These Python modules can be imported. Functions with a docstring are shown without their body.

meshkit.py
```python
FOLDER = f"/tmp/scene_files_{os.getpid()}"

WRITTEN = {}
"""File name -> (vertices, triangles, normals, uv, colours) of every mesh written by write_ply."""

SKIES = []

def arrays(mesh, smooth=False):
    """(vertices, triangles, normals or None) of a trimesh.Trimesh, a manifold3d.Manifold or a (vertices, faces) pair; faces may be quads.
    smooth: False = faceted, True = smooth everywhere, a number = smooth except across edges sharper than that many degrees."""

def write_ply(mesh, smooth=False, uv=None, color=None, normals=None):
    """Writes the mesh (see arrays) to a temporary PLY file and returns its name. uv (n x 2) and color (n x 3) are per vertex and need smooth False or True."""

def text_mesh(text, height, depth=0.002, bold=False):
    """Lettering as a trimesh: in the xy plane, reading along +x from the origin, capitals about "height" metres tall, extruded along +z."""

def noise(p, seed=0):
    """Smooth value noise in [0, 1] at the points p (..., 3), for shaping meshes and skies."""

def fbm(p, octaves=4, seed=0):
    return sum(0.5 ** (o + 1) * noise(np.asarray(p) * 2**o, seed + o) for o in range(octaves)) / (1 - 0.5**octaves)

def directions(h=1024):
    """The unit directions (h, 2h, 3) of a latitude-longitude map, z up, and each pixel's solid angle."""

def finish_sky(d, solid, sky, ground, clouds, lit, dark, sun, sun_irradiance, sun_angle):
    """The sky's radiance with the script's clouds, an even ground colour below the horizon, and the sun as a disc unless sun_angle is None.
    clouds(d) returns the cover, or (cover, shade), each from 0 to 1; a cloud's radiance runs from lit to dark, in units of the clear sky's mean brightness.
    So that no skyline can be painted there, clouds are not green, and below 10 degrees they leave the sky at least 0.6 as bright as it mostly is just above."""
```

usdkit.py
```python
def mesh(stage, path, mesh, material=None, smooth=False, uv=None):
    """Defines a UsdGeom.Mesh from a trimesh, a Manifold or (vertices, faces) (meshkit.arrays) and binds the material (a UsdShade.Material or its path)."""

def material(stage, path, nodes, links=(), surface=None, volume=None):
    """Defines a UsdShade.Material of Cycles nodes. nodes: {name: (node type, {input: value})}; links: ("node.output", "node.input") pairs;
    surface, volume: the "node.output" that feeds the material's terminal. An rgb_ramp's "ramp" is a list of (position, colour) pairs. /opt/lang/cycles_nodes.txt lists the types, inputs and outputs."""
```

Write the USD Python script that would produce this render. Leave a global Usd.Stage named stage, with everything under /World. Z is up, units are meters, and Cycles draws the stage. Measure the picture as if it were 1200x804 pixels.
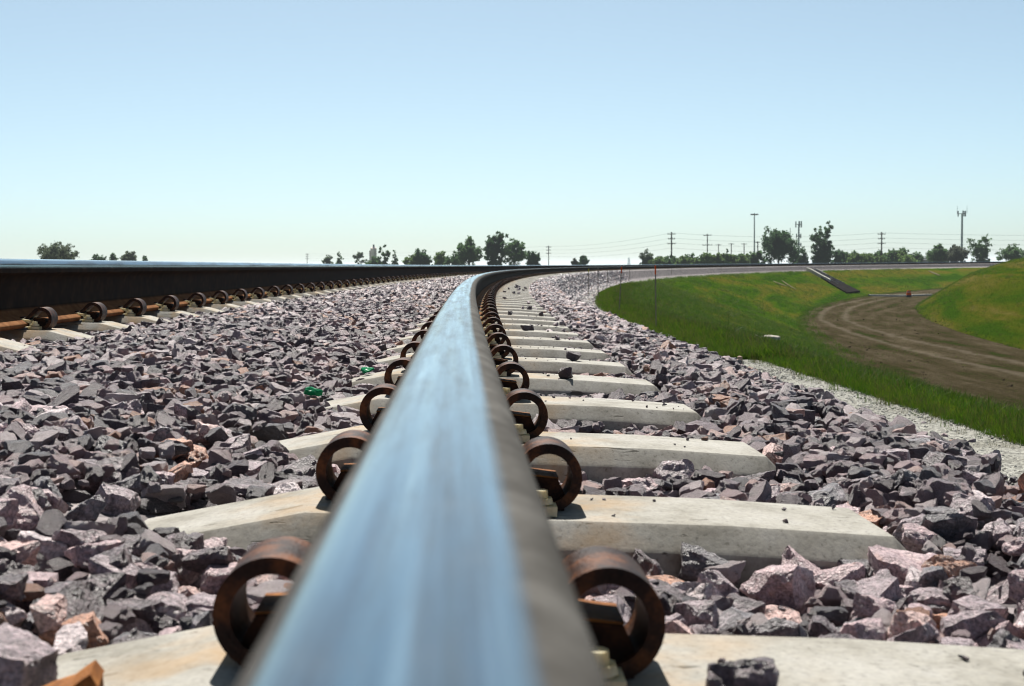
import math, numpy as np, trimesh, usdkit, meshkit
from pxr import Usd, UsdGeom, UsdLux, UsdShade, Gf, Sdf, Vt
from scipy.spatial import HalfspaceIntersection

# ------------------------------------------------------------------ stage, camera, sky, sun
stage = Usd.Stage.CreateInMemory()
UsdGeom.SetStageUpAxis(stage, UsdGeom.Tokens.z)
UsdGeom.SetStageMetersPerUnit(stage, 1.0)
UsdGeom.Xform.Define(stage, '/World'); UsdGeom.Scope.Define(stage, '/World/Looks')
FPX, YAW, PITCH, ROLL = 1590.0, 0.0394, 0.0564, -0.0095
CAM = np.array([0.0072, 0.0, 0.0685])
fwd = np.array([math.sin(YAW) * math.cos(PITCH), math.cos(YAW) * math.cos(PITCH), -math.sin(PITCH)])
rt0 = np.array([math.cos(YAW), -math.sin(YAW), 0.0]); up0 = np.cross(rt0, fwd)
rt = math.cos(ROLL) * rt0 + math.sin(ROLL) * up0
up = math.cos(ROLL) * up0 - math.sin(ROLL) * rt0
cam = UsdGeom.Camera.Define(stage, '/World/camera')
cam.AddTransformOp().Set(Gf.Matrix4d(*rt, 0, *up, 0, *(-fwd), 0, *CAM, 1))
cam.CreateHorizontalApertureAttr(36.0); cam.CreateVerticalApertureAttr(36.0 * 686 / 1024)
cam.CreateFocalLengthAttr(36.0 * FPX / 1200); cam.CreateClippingRangeAttr((0.02, 20000.0))
cam.CreateFStopAttr(16.0); cam.CreateFocusDistanceAttr(3.0)
cam.CreateExposureAttr(1.3)
SUN_EL, SUN_AZ = math.radians(57), math.radians(-4)
sd = np.array([math.sin(SUN_AZ) * math.cos(SUN_EL), math.cos(SUN_AZ) * math.cos(SUN_EL), math.sin(SUN_EL)])
SKY = usdkit.material(stage, '/World/Looks/sky_look', {
    's': ('sky_texture', {'sky_type': 'single_scattering', 'sun_disc': False, 'sun_elevation': SUN_EL, 'sun_rotation': SUN_AZ,
                          'altitude': 200.0, 'air_density': 0.52, 'aerosol_density': 1.4, 'ozone_density': 2.4}),
    'sat': ('hsv', {'saturation': 0.84}),
    'tint': ('mix', {'mix_type': 'multiply', 'fac': 1.0, 'color2': (0.975, 1.11, 1.00)}),
    'b': ('background_shader', {'strength': 0.055})}, [('s.color', 'sat.color'), ('sat.color', 'tint.color1'), ('tint.color', 'b.color')], surface='b.background')
dome = UsdLux.DomeLight.Define(stage, '/World/sky')
UsdShade.MaterialBindingAPI.Apply(dome.GetPrim()).Bind(SKY)
dome.GetPrim().SetCustomDataByKey('kind', 'structure')
sun = UsdLux.DistantLight.Define(stage, '/World/sun')
sun.CreateNormalizeAttr(True); sun.CreateIntensityAttr(1.25); sun.CreateAngleAttr(0.53); sun.CreateColorAttr(Gf.Vec3f(1.0, 0.96, 0.89))
zx = sd; xx = np.cross([0, 0, 1.0], zx); xx /= np.linalg.norm(xx); yx = np.cross(zx, xx)
sun.AddTransformOp().Set(Gf.Matrix4d(*xx, 0, *yx, 0, *zx, 0, 0, 0, 50, 1))

# ------------------------------------------------------------------ geometry of the line
R, CANT, S0, SP = 340.0, 0.0480, 0.892, 0.6137
GA = 1.511                                    # distance between the rails' centre lines
SEAT = -0.194                                 # top of the ties below the rail tops
cc, sc = math.cos(CANT), math.sin(CANT)
def narrow(s, l):                             # the shoulder gets narrower farther along the line
    t = np.clip((s - 7.0) / 24.0, 0, 1); t = t * t * (3 - 2 * t)
    return .62 * t * np.clip((l - .85) / .9, 0, 1) * np.clip((10.2 - l) / 6.5, 0, 1)
def flat(s, l, z):                            # curvilinear (along, right, up) to the world
    s, l, z = np.broadcast_arrays(np.asarray(s, float), np.asarray(l, float), np.asarray(z, float))
    l = l - narrow(s, l)
    p = s / R
    return np.stack([R - (R - l) * np.cos(p), (R - l) * np.sin(p), z], -1)
def canted(s, l, z):                          # the same with l, z in the tilted plane of the track
    l = np.asarray(l, float); z = np.asarray(z, float)
    return flat(s, l * cc + z * sc, -l * sc + z * cc)
def frame(s, l=0.0, z=0.0):
    p = s / R
    o = canted(s, l, z)
    return Gf.Matrix4d(math.cos(p) * cc, -math.sin(p) * cc, -sc, 0, math.sin(p), math.cos(p), 0, 0,
                       math.cos(p) * sc, -math.sin(p) * sc, cc, 0, *map(float, o), 1)
def project(P):
    d = np.atleast_2d(P) - CAM
    D = d @ fwd
    return np.stack([600 + FPX * (d @ rt) / D, 402 - FPX * (d @ up) / D, D], -1)
def ray(px, py):
    d = fwd + rt * (px - 600) / FPX + up * (402 - py) / FPX
    return d / np.linalg.norm(d)
def on_plane(px, py, l0z):                    # point of the track plane, offset l0z along its normal, seen at a pixel (small distances)
    n = np.array([sc, 0, cc]); d = ray(px, py)
    return CAM + d * ((l0z - CAM @ n) / (d @ n))
def at_range(px, r, z=None):                  # ground point r metres out in the direction of a column of the picture
    d = ray(px, 310.0); d = np.array([d[0], d[1], 0]) / math.hypot(d[0], d[1])
    return np.array([CAM[0] + d[0] * r, CAM[1] + d[1] * r, 0 if z is None else z])
def to_sl(P):
    P = np.asarray(P, float)
    q = np.hypot(R - P[..., 0], P[..., 1])
    s, l0 = R * np.arctan2(P[..., 1], R - P[..., 0]), R - q
    l = l0
    for _ in range(6): l = l0 + narrow(s, l)
    return s, l

# ------------------------------------------------------------------ prim helpers
counts = {}
def numbered(name):
    k = counts.get(name, 0); counts[name] = k + 1
    return name if k == 0 else f'{name}_{k:03d}'
def tag(prim, label=None, cat=None, group=None, kind=None):
    for k, v in (('label', label), ('category', cat), ('group', group), ('kind', kind)):
        if v: prim.SetCustomDataByKey(k, v)
    return prim
def thing(name, label, cat, group=None, m=None, loc=None):
    x = UsdGeom.Xform.Define(stage, '/World/' + numbered(name))
    if m is None: m = Gf.Matrix4d(1); 
    if loc is not None: m = Gf.Matrix4d(1).SetTranslate(Gf.Vec3d(*map(float, loc)))
    x.AddTransformOp().Set(m)
    return tag(x.GetPrim(), label, cat, group)
pcount = {}
def part(parent, name, mesh, look, smooth=False, uv=None, label=None):
    key = (str(parent.GetPath()), name); k = pcount.get(key, 0); pcount[key] = k + 1
    m = usdkit.mesh(stage, f"{parent.GetPath()}/{name if k == 0 else f'{name}_{k:03d}'}", mesh, look, smooth, uv)
    if label: m.GetPrim().SetCustomDataByKey('label', label)
    return m.GetPrim()
def single(name, mesh, look, label=None, cat=None, group=None, kind=None, smooth=False, uv=None, m=None):
    g = usdkit.mesh(stage, '/World/' + numbered(name), mesh, look, smooth, uv)
    if m is not None: g.AddTransformOp().Set(m)
    return tag(g.GetPrim(), label, cat, group, kind)
def instancer(name, protos, pos, idx, quat, scale, kind='stuff', label=None, cat=None):
    pi = UsdGeom.PointInstancer.Define(stage, '/World/' + numbered(name))
    paths = []
    sco = UsdGeom.Scope.Define(stage, str(pi.GetPath()) + '/prototypes')
    for i, (mesh, look, sm) in enumerate(protos):
        pm = usdkit.mesh(stage, f'{sco.GetPath()}/shape_{i:03d}', mesh, look, sm)
        paths.append(pm.GetPath())
    pi.CreatePrototypesRel().SetTargets(paths)
    pi.CreatePositionsAttr(Vt.Vec3fArray.FromNumpy(np.asarray(pos, np.float32)))
    pi.CreateProtoIndicesAttr(Vt.IntArray.FromNumpy(np.asarray(idx, np.int32)))
    q = np.asarray(quat, float)               # w, x, y, z
    pi.CreateOrientationsAttr(Vt.QuathArray([Gf.Quath(float(a), float(b), float(c), float(d)) for a, b, c, d in q]))
    pi.CreateScalesAttr(Vt.Vec3fArray.FromNumpy(np.asarray(scale, np.float32)))
    return tag(pi.GetPrim(), label, cat, None, kind)
def quat_mul(a, b):
    w1, x1, y1, z1 = np.moveaxis(a, -1, 0); w2, x2, y2, z2 = np.moveaxis(b, -1, 0)
    return np.stack([w1*w2-x1*x2-y1*y2-z1*z2, w1*x2+x1*w2+y1*z2-z1*y2, w1*y2-x1*z2+y1*w2+z1*x2, w1*z2+x1*y2-y1*x2+z1*w2], -1)
def quat_axis(ax, an):
    ax = ax / np.linalg.norm(ax, axis=-1, keepdims=True)
    return np.concatenate([np.cos(an / 2)[..., None], np.sin(an / 2)[..., None] * ax], -1)
def lay_quat(rng, n, tilt):                   # a spin about z, then a tilt about a level axis
    a = rng.uniform(0, 2 * np.pi, n)
    ax = np.stack([np.cos(a), np.sin(a), np.zeros(n)], -1)
    return quat_mul(quat_axis(ax, np.abs(rng.normal(0, tilt, n))), quat_axis(np.tile([0, 0, 1.0], (n, 1)), rng.uniform(0, 2 * np.pi, n)))
def cat_(*ms): return trimesh.util.concatenate(list(ms))
def box(x0, x1, y0, y1, z0, z1):
    b = trimesh.creation.box([x1 - x0, y1 - y0, z1 - z0]); b.apply_translation([(x0 + x1) / 2, (y0 + y1) / 2, (z0 + z1) / 2]); return b
def cyl(p, q, r0, r1=None, n=10):
    p, q = np.asarray(p, float), np.asarray(q, float); r1 = r0 if r1 is None else r1
    t = (q - p) / np.linalg.norm(q - p); a = np.cross(t, [0, 0, 1.0] if abs(t[2]) < .9 else [1.0, 0, 0]); a /= np.linalg.norm(a); b = np.cross(t, a)
    an = np.arange(n) * 2 * np.pi / n; ring = np.cos(an)[:, None] * a + np.sin(an)[:, None] * b
    v = np.vstack([p + r0 * ring, q + r1 * ring, [p], [q]]); i = np.arange(n); j = (i + 1) % n
    f = np.vstack([np.c_[i, j, j + n], np.c_[i, j + n, i + n], np.c_[j, i, np.full(n, 2 * n)], np.c_[i + n, j + n, np.full(n, 2 * n + 1)]])
    return trimesh.Trimesh(v, f, process=False)
def limb(pts, radii, n=6):
    return cat_(*[cyl(pts[i], pts[i + 1], radii[i], radii[i + 1], n) for i in range(len(pts) - 1)])
def prism(poly, y0, y1, bevel=0.0):           # outline in (x, z) swept along y
    from shapely.geometry import Polygon
    p = Polygon(poly)
    m = trimesh.creation.extrude_polygon(p, y1 - y0)
    v = m.vertices.copy(); m.vertices = np.c_[v[:, 0], y1 - v[:, 2], v[:, 1]]
    return m
def grid_mesh(S, L, Z, place=flat, jitter=None):
    P = place(S, L, Z)
    n, m = S.shape
    i = np.arange(n * m).reshape(n, m)
    q = np.stack([i[:-1, :-1], i[:-1, 1:], i[1:, 1:], i[1:, :-1]], -1).reshape(-1, 4)
    return (P.reshape(-1, 3), np.vstack([q[:, [0, 1, 2]], q[:, [0, 2, 3]]])), np.stack([S, L], -1).reshape(-1, 2)

# ------------------------------------------------------------------ looks
def mat(name, nodes, links, surface='p.BSDF', volume=None):
    return usdkit.material(stage, '/World/Looks/' + name, nodes, links, surface=surface, volume=volume)
def stone_look(name, dark, mid, light, vein, gloss=0.44):
    return mat(name, {
        'tc': ('texture_coordinate', {}), 'geo': ('geometry', {}),
        'n1': ('noise_texture', {'scale': 50.0, 'detail': 5.0, 'roughness': 0.65}),
        'n2': ('noise_texture', {'scale': 300.0, 'detail': 4.0, 'roughness': 0.7}),
        'v': ('voronoi_texture', {'scale': 900.0}),
        'r1': ('rgb_ramp', {'ramp': [(0.30, dark), (0.50, mid), (0.70, light)]}),
        'r2': ('rgb_ramp', {'ramp': [(0.34, (.38, .35, .38)), (0.5, (1, 1, 1)), (0.66, (1.75, 1.68, 1.68))]}),
        'm': ('mix', {'mix_type': 'multiply', 'fac': 0.9}),
        'n3': ('noise_texture', {'scale': 22.0, 'detail': 4.0, 'distortion': 1.6}),
        'r3': ('rgb_ramp', {'ramp': [(0.60, (0, 0, 0)), (0.72, (1, 1, 1))]}),
        'mv': ('mix', {'mix_type': 'mix', 'color2': vein}),
        'bh': ('math', {'math_type': 'add'}),
        'b': ('bump', {'strength': 1.0, 'distance': 0.005}),
        'p': ('principled_bsdf', {'roughness': gloss, 'specular_ior_level': 0.55})},
        [('tc.object', 'n1.vector'), ('tc.object', 'n2.vector'), ('tc.object', 'n3.vector'), ('n1.fac', 'r1.fac'), ('n2.fac', 'r2.fac'),
         ('r1.color', 'm.color1'), ('r2.color', 'm.color2'), ('n3.fac', 'r3.fac'), ('r3.color', 'mv.fac'), ('m.color', 'mv.color1'),
         ('mv.color', 'p.base_color'), ('n1.fac', 'bh.value1'), ('n2.fac', 'bh.value2'), ('bh.value', 'b.height'), ('b.normal', 'p.normal')])
STONES = [
    stone_look('purple_grey_stone', (0.067, 0.051, 0.057), (0.223, 0.174, 0.186), (0.331, 0.259, 0.274), (0.339, 0.241, 0.234)),
    stone_look('dark_purple_stone', (0.032, 0.023, 0.027), (0.067, 0.049, 0.055), (0.196, 0.148, 0.162), (0.212, 0.142, 0.143)),
    stone_look('mauve_stone', (0.188, 0.127, 0.136), (0.312, 0.224, 0.234), (0.418, 0.318, 0.317), (0.428, 0.251, 0.200)),
    stone_look('pale_grey_stone', (0.268, 0.224, 0.234), (0.400, 0.338, 0.343), (0.518, 0.442, 0.440), (0.462, 0.350, 0.325)),
    stone_look('pink_stone', (0.284, 0.175, 0.162), (0.418, 0.284, 0.259), (0.518, 0.385, 0.351), (0.462, 0.259, 0.184)),
    stone_look('rust_stone', (0.161, 0.078, 0.049), (0.339, 0.167, 0.103), (0.447, 0.259, 0.184), (0.212, 0.134, 0.130)),
    stone_look('slate_stone', (0.043, 0.040, 0.045), (0.087, 0.079, 0.085), (0.251, 0.218, 0.233), (0.296, 0.251, 0.259))]
STONE_W = [.30, .21, .17, .085, .065, .02, .15]
STONE_WORD = ['purple-grey', 'dark purple', 'mauve', 'pale grey', 'pinkish', 'rust-orange', 'slate-grey']

CONCRETE = mat('tie_concrete', {
    'tc': ('texture_coordinate', {}), 'oi': ('object_info', {}),
    'off': ('vector_math', {'math_type': 'add'}),
    'n1': ('noise_texture', {'scale': 9.0, 'detail': 7.0, 'roughness': 0.68}),
    'r1': ('rgb_ramp', {'ramp': [(0.36, (.128, .119, .100)), (0.5, (.182, .173, .152)), (0.66, (.222, .214, .196))]}),
    'n2': ('noise_texture', {'scale': 160.0, 'detail': 4.0, 'roughness': 0.7}),
    'r2': ('rgb_ramp', {'ramp': [(0.30, (.42, .40, .36)), (0.42, (.92, .92, .92)), (0.70, (1.22, 1.22, 1.19))]}),
    'm': ('mix', {'mix_type': 'multiply', 'fac': 0.8}),
    'map': ('mapping', {'scale': (7.0, 34.0, 34.0), 'rotation': (0, 0, .35)}),
    'n3': ('noise_texture', {'scale': 2.6, 'detail': 3.0, 'roughness': .5, 'distortion': .6}),
    'r3': ('rgb_ramp', {'ramp': [(0.675, (0, 0, 0)), (0.70, (1, 1, 1))]}),
    'pit': ('mix', {'mix_type': 'mix', 'color2': (.06, .055, .045)}),
    'xyz': ('separate_xyz', {}), 'ab': ('math', {'math_type': 'absolute'}),
    'rr': ('map_range', {'from_min': 0.27, 'from_max': 0.13, 'to_min': 0, 'to_max': 1, 'clamp': True}),
    'ab2': ('math', {'math_type': 'add', 'value2': GA}), 'ab3': ('math', {'math_type': 'absolute'}),
    'mn': ('math', {'math_type': 'minimum'}),
    'n4': ('noise_texture', {'scale': 14.0, 'detail': 4.0}),
    'r4': ('rgb_ramp', {'ramp': [(0.44, (0, 0, 0)), (0.66, (.62, .62, .62))]}),
    'mu': ('mix', {'mix_type': 'multiply', 'fac': 1.0}),
    'rust': ('mix', {'mix_type': 'mix', 'color2': (.24, .14, .05)}),
    'bh': ('math', {'math_type': 'subtract'}),
    'b': ('bump', {'strength': 0.35, 'distance': 0.0012}),
    'p': ('principled_bsdf', {'roughness': 0.85, 'specular_ior_level': 0.25})},
    [('tc.object', 'off.vector1'), ('oi.location', 'off.vector2'), ('off.vector', 'n1.vector'), ('off.vector', 'n2.vector'), ('off.vector', 'map.vector'), ('map.vector', 'n3.vector'), ('off.vector', 'n4.vector'),
     ('n1.fac', 'r1.fac'), ('n2.fac', 'r2.fac'), ('r1.color', 'm.color1'), ('r2.color', 'm.color2'), ('n3.fac', 'r3.fac'), ('r3.color', 'pit.fac'), ('m.color', 'pit.color1'),
     ('tc.object', 'xyz.vector'), ('xyz.x', 'ab.value1'), ('xyz.x', 'ab2.value1'), ('ab2.value', 'ab3.value1'), ('ab.value', 'mn.value1'), ('ab3.value', 'mn.value2'), ('mn.value', 'rr.value'),
     ('n4.fac', 'r4.fac'), ('r4.color', 'mu.color1'), ('rr.result', 'mu.color2'), ('mu.color', 'rust.fac'), ('pit.color', 'rust.color1'), ('rust.color', 'p.base_color'),
     ('n2.fac', 'bh.value1'), ('r3.color', 'bh.value2'), ('bh.value', 'b.height'), ('b.normal', 'p.normal')])
def rust_look(name, a, b, c, scale, rough=.7, bump=.0015):
    return mat(name, {'tc': ('texture_coordinate', {}), 'n': ('noise_texture', {'scale': scale, 'detail': 6.0, 'roughness': .65}),
        'r': ('rgb_ramp', {'ramp': [(.32, a), (.5, b), (.7, c)]}), 'n2': ('noise_texture', {'scale': scale * 12, 'detail': 3.0}),
        'b': ('bump', {'strength': .6, 'distance': bump}), 'p': ('principled_bsdf', {'roughness': rough, 'specular_ior_level': .10})},
        [('tc.object', 'n.vector'), ('tc.object', 'n2.vector'), ('n.fac', 'r.fac'), ('r.color', 'p.base_color'), ('n2.fac', 'b.height'), ('b.normal', 'p.normal')])
CLIP = rust_look('clip_steel', (.008, .005, .004), (.026, .012, .008), (.12, .043, .015), 30.0, .5)
SHOULDER = rust_look('shoulder_iron', (.008, .004, .003), (.022, .009, .005), (.06, .022, .008), 35.0, .8)
SCRAP = rust_look('scrap_rust', (.07, .025, .008), (.16, .06, .016), (.26, .11, .03), 45.0, .75)
NYLON = mat('insulator_nylon', {'tl': ('translucent_bsdf', {}), 'mx': ('mix_closure', {'fac': .5}), 'tc': ('texture_coordinate', {}), 'n': ('noise_texture', {'scale': 60.0, 'detail': 4.0}),
    'r': ('rgb_ramp', {'ramp': [(.3, (.60, .50, .27)), (.5, (.74, .67, .46)), (.7, (.80, .75, .56))]}), 'p': ('principled_bsdf', {'roughness': .45})},
    [('tc.object', 'n.vector'), ('n.fac', 'r.fac'), ('r.color', 'p.base_color'), ('r.color', 'tl.color'), ('p.BSDF', 'mx.closure1'), ('tl.BSDF', 'mx.closure2')], surface='mx.closure')
PADRUB = mat('pad_rubber', {'p': ('principled_bsdf', {'base_color': (.025, .025, .027), 'roughness': .7})}, [])
# the rail: uv.x runs round the profile in metres from the head's centre, uv.y along the line
RAIL = mat('rail_steel', {
    'uv': ('texture_coordinate', {}), 'x': ('separate_xyz', {}),
    'mp': ('mapping', {'scale': (90.0, .8, 1)}), 'ns': ('noise_texture', {'scale': 1.0, 'detail': 5.0, 'roughness': .6}),
    'mp2': ('mapping', {'scale': (60.0, 1.6, 1)}), 'ns2': ('noise_texture', {'scale': 1.0, 'detail': 4.0, 'roughness': .6}),
    'wob': ('map_range', {'from_min': .2, 'from_max': .8, 'to_min': -.0015, 'to_max': .0015}),
    'xw': ('math', {'math_type': 'add'}), 'ab': ('math', {'math_type': 'absolute'}),
    'sh': ('math', {'math_type': 'add', 'value2': 0.0052}),
    'band': ('map_range', {'from_min': .0275, 'from_max': .0225, 'to_min': 0, 'to_max': 1, 'clamp': True}),
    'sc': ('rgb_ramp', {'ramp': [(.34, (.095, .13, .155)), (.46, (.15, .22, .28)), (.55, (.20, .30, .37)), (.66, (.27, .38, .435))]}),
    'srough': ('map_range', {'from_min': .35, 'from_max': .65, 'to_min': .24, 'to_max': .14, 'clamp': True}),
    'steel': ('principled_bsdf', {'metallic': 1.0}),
    'tc': ('texture_coordinate', {}), 'nr': ('noise_texture', {'scale': 20.0, 'detail': 6.0, 'roughness': .65}),
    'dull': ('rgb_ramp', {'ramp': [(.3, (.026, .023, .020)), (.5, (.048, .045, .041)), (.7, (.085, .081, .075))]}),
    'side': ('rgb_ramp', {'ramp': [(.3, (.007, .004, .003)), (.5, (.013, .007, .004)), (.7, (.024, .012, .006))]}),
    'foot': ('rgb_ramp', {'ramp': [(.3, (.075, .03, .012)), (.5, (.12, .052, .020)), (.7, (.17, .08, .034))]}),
    'ab1': ('math', {'math_type': 'absolute'}),
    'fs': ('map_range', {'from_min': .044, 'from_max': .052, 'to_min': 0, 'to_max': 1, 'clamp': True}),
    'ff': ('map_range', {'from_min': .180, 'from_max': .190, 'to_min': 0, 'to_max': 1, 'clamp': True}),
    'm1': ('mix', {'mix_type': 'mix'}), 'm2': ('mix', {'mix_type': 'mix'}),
    'met': ('map_range', {'from_min': 0, 'from_max': 1, 'to_min': .25, 'to_max': 0.0}),
    'nb': ('noise_texture', {'scale': 260.0, 'detail': 3.0}), 'b': ('bump', {'strength': .4, 'distance': .0012}),
    'rusty': ('principled_bsdf', {'roughness': .85, 'specular_ior_level': .03}),
    'mp3': ('mapping', {'scale': (48.0, 3.5, 1)}), 'nb3': ('noise_texture', {'scale': 1.0, 'detail': 6.0, 'roughness': .65}),
    'blot': ('map_range', {'from_min': .44, 'from_max': .72, 'to_min': 1.0, 'to_max': .55, 'clamp': True}), 'bm': ('math', {'math_type': 'multiply'}),
    'mixs': ('mix_closure', {})},
    [('uv.UV', 'x.vector'), ('uv.UV', 'mp.vector'), ('uv.UV', 'mp2.vector'), ('mp.vector', 'ns.vector'), ('mp2.vector', 'ns2.vector'),
     ('ns2.fac', 'wob.value'), ('x.x', 'xw.value1'), ('wob.result', 'xw.value2'), ('xw.value', 'sh.value1'), ('sh.value', 'ab.value1'), ('ab.value', 'band.value'),
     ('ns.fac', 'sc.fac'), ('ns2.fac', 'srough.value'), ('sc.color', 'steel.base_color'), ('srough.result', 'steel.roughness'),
     ('tc.object', 'nr.vector'), ('tc.object', 'nb.vector'), ('nr.fac', 'dull.fac'), ('nr.fac', 'side.fac'), ('nr.fac', 'foot.fac'), ('x.x', 'ab1.value1'),
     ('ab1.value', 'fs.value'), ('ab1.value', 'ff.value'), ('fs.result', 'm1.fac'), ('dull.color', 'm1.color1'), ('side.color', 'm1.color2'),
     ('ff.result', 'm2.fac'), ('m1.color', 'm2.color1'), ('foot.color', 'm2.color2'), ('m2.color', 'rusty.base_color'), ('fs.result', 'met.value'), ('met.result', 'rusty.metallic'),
     ('nb.fac', 'b.height'), ('b.normal', 'rusty.normal'), ('uv.UV', 'mp3.vector'), ('mp3.vector', 'nb3.vector'), ('nb3.fac', 'blot.value'), ('band.result', 'bm.value1'), ('blot.result', 'bm.value2'), ('bm.value', 'mixs.fac'), ('rusty.BSDF', 'mixs.closure1'), ('steel.BSDF', 'mixs.closure2')], surface='mixs.closure')
BED = mat('ballast_bed_look', {
    'g': ('geometry', {}), 'v': ('voronoi_texture', {'scale': 19.0, 'randomness': 1.0}), 'v2': ('voronoi_texture', {'scale': 6.0}),
    'r': ('rgb_ramp', {'ramp': [(0, (.03, .025, .027)), (.35, (.065, .055, .058)), (.6, (.115, .097, .10)), (.85, (.165, .14, .14)), (1, (.21, .18, .17))]}),
    's': ('separate_xyz', {}), 'b': ('bump', {'strength': 1.0, 'distance': .03, 'invert': True}), 'p': ('principled_bsdf', {'roughness': .8, 'specular_ior_level': .3})},
    [('g.position', 'v.vector'), ('v.color', 's.vector'), ('s.x', 'r.fac'), ('r.color', 'p.base_color'), ('v.distance', 'b.height'), ('b.normal', 'p.normal')])
GRAVEL = mat('pale_gravel_look', {
    'g': ('geometry', {}), 'v': ('voronoi_texture', {'scale': 55.0}), 'n': ('noise_texture', {'scale': 1.7, 'detail': 5.0}),
    'r': ('rgb_ramp', {'ramp': [(0, (.075, .073, .064)), (.4, (.15, .147, .13)), (1, (.23, .226, .2))]}), 's': ('separate_xyz', {}),
    'r2': ('rgb_ramp', {'ramp': [(.3, (.6, .58, .52)), (.55, (1, 1, 1))]}), 'm': ('mix', {'mix_type': 'multiply', 'fac': .8}),
    'b': ('bump', {'strength': 1.0, 'distance': .012, 'invert': True}), 'p': ('principled_bsdf', {'roughness': .9, 'specular_ior_level': .2})},
    [('g.position', 'v.vector'), ('g.position', 'n.vector'), ('v.color', 's.vector'), ('s.x', 'r.fac'), ('n.fac', 'r2.fac'), ('r.color', 'm.color1'), ('r2.color', 'm.color2'), ('m.color', 'p.base_color'),
     ('v.distance', 'b.height'), ('b.normal', 'p.normal')])
PEBBLE = [mat(f'pebble_{w}', {'p': ('principled_bsdf', {'base_color': c, 'roughness': .85, 'specular_ior_level': .25})}, []) for w, c in
          (('white', (.26, .255, .228)), ('grey', (.175, .171, .153)), ('tan', (.15, .14, .113)), ('dark', (.06, .058, .052)))]
def grass_look(name, c0, c1, c2, c3, stretch):
    return mat(name, {
        'uv': ('texture_coordinate', {}), 'g': ('geometry', {}), 'mp': ('mapping', {'scale': stretch}),
        'n1': ('noise_texture', {'scale': 1.0, 'detail': 6.0, 'roughness': .6, 'distortion': .5}),
        'n2': ('noise_texture', {'scale': 6.0, 'detail': 6.0, 'roughness': .75}),
        'r1': ('rgb_ramp', {'ramp': [(.40, c0), (.47, c1), (.53, c2), (.61, c3)]}),
        'r2': ('rgb_ramp', {'ramp': [(.25, (.45, .45, .4)), (.5, (1, 1, 1)), (.75, (1.4, 1.35, 1.2))]}),
        'm': ('mix', {'mix_type': 'multiply', 'fac': 1.0}), 'b': ('bump', {'strength': 1.0, 'distance': .12}),
        'p': ('principled_bsdf', {'roughness': 1.0, 'specular_ior_level': 0.0})},
        [('uv.UV', 'mp.vector'), ('mp.vector', 'n1.vector'), ('g.position', 'n2.vector'), ('n1.fac', 'r1.fac'), ('n2.fac', 'r2.fac'), ('r1.color', 'm.color1'), ('r2.color', 'm.color2'),
         ('m.color', 'p.base_color'), ('n2.fac', 'b.height'), ('b.normal', 'p.normal')])
BANK = grass_look('bank_grass_look', (.017, .043, .003), (.031, .059, .004), (.046, .060, .006), (.066, .060, .009), (.05, .34, 1))
HILLG = grass_look('hill_grass_look', (.017, .037, .003), (.030, .043, .004), (.043, .045, .006), (.062, .054, .014), (.035, .5, 1))
FIELD = grass_look('field_look', (.05, .08, .02), (.07, .09, .025), (.10, .10, .035), (.14, .12, .06), (.01, .01, 1))
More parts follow.
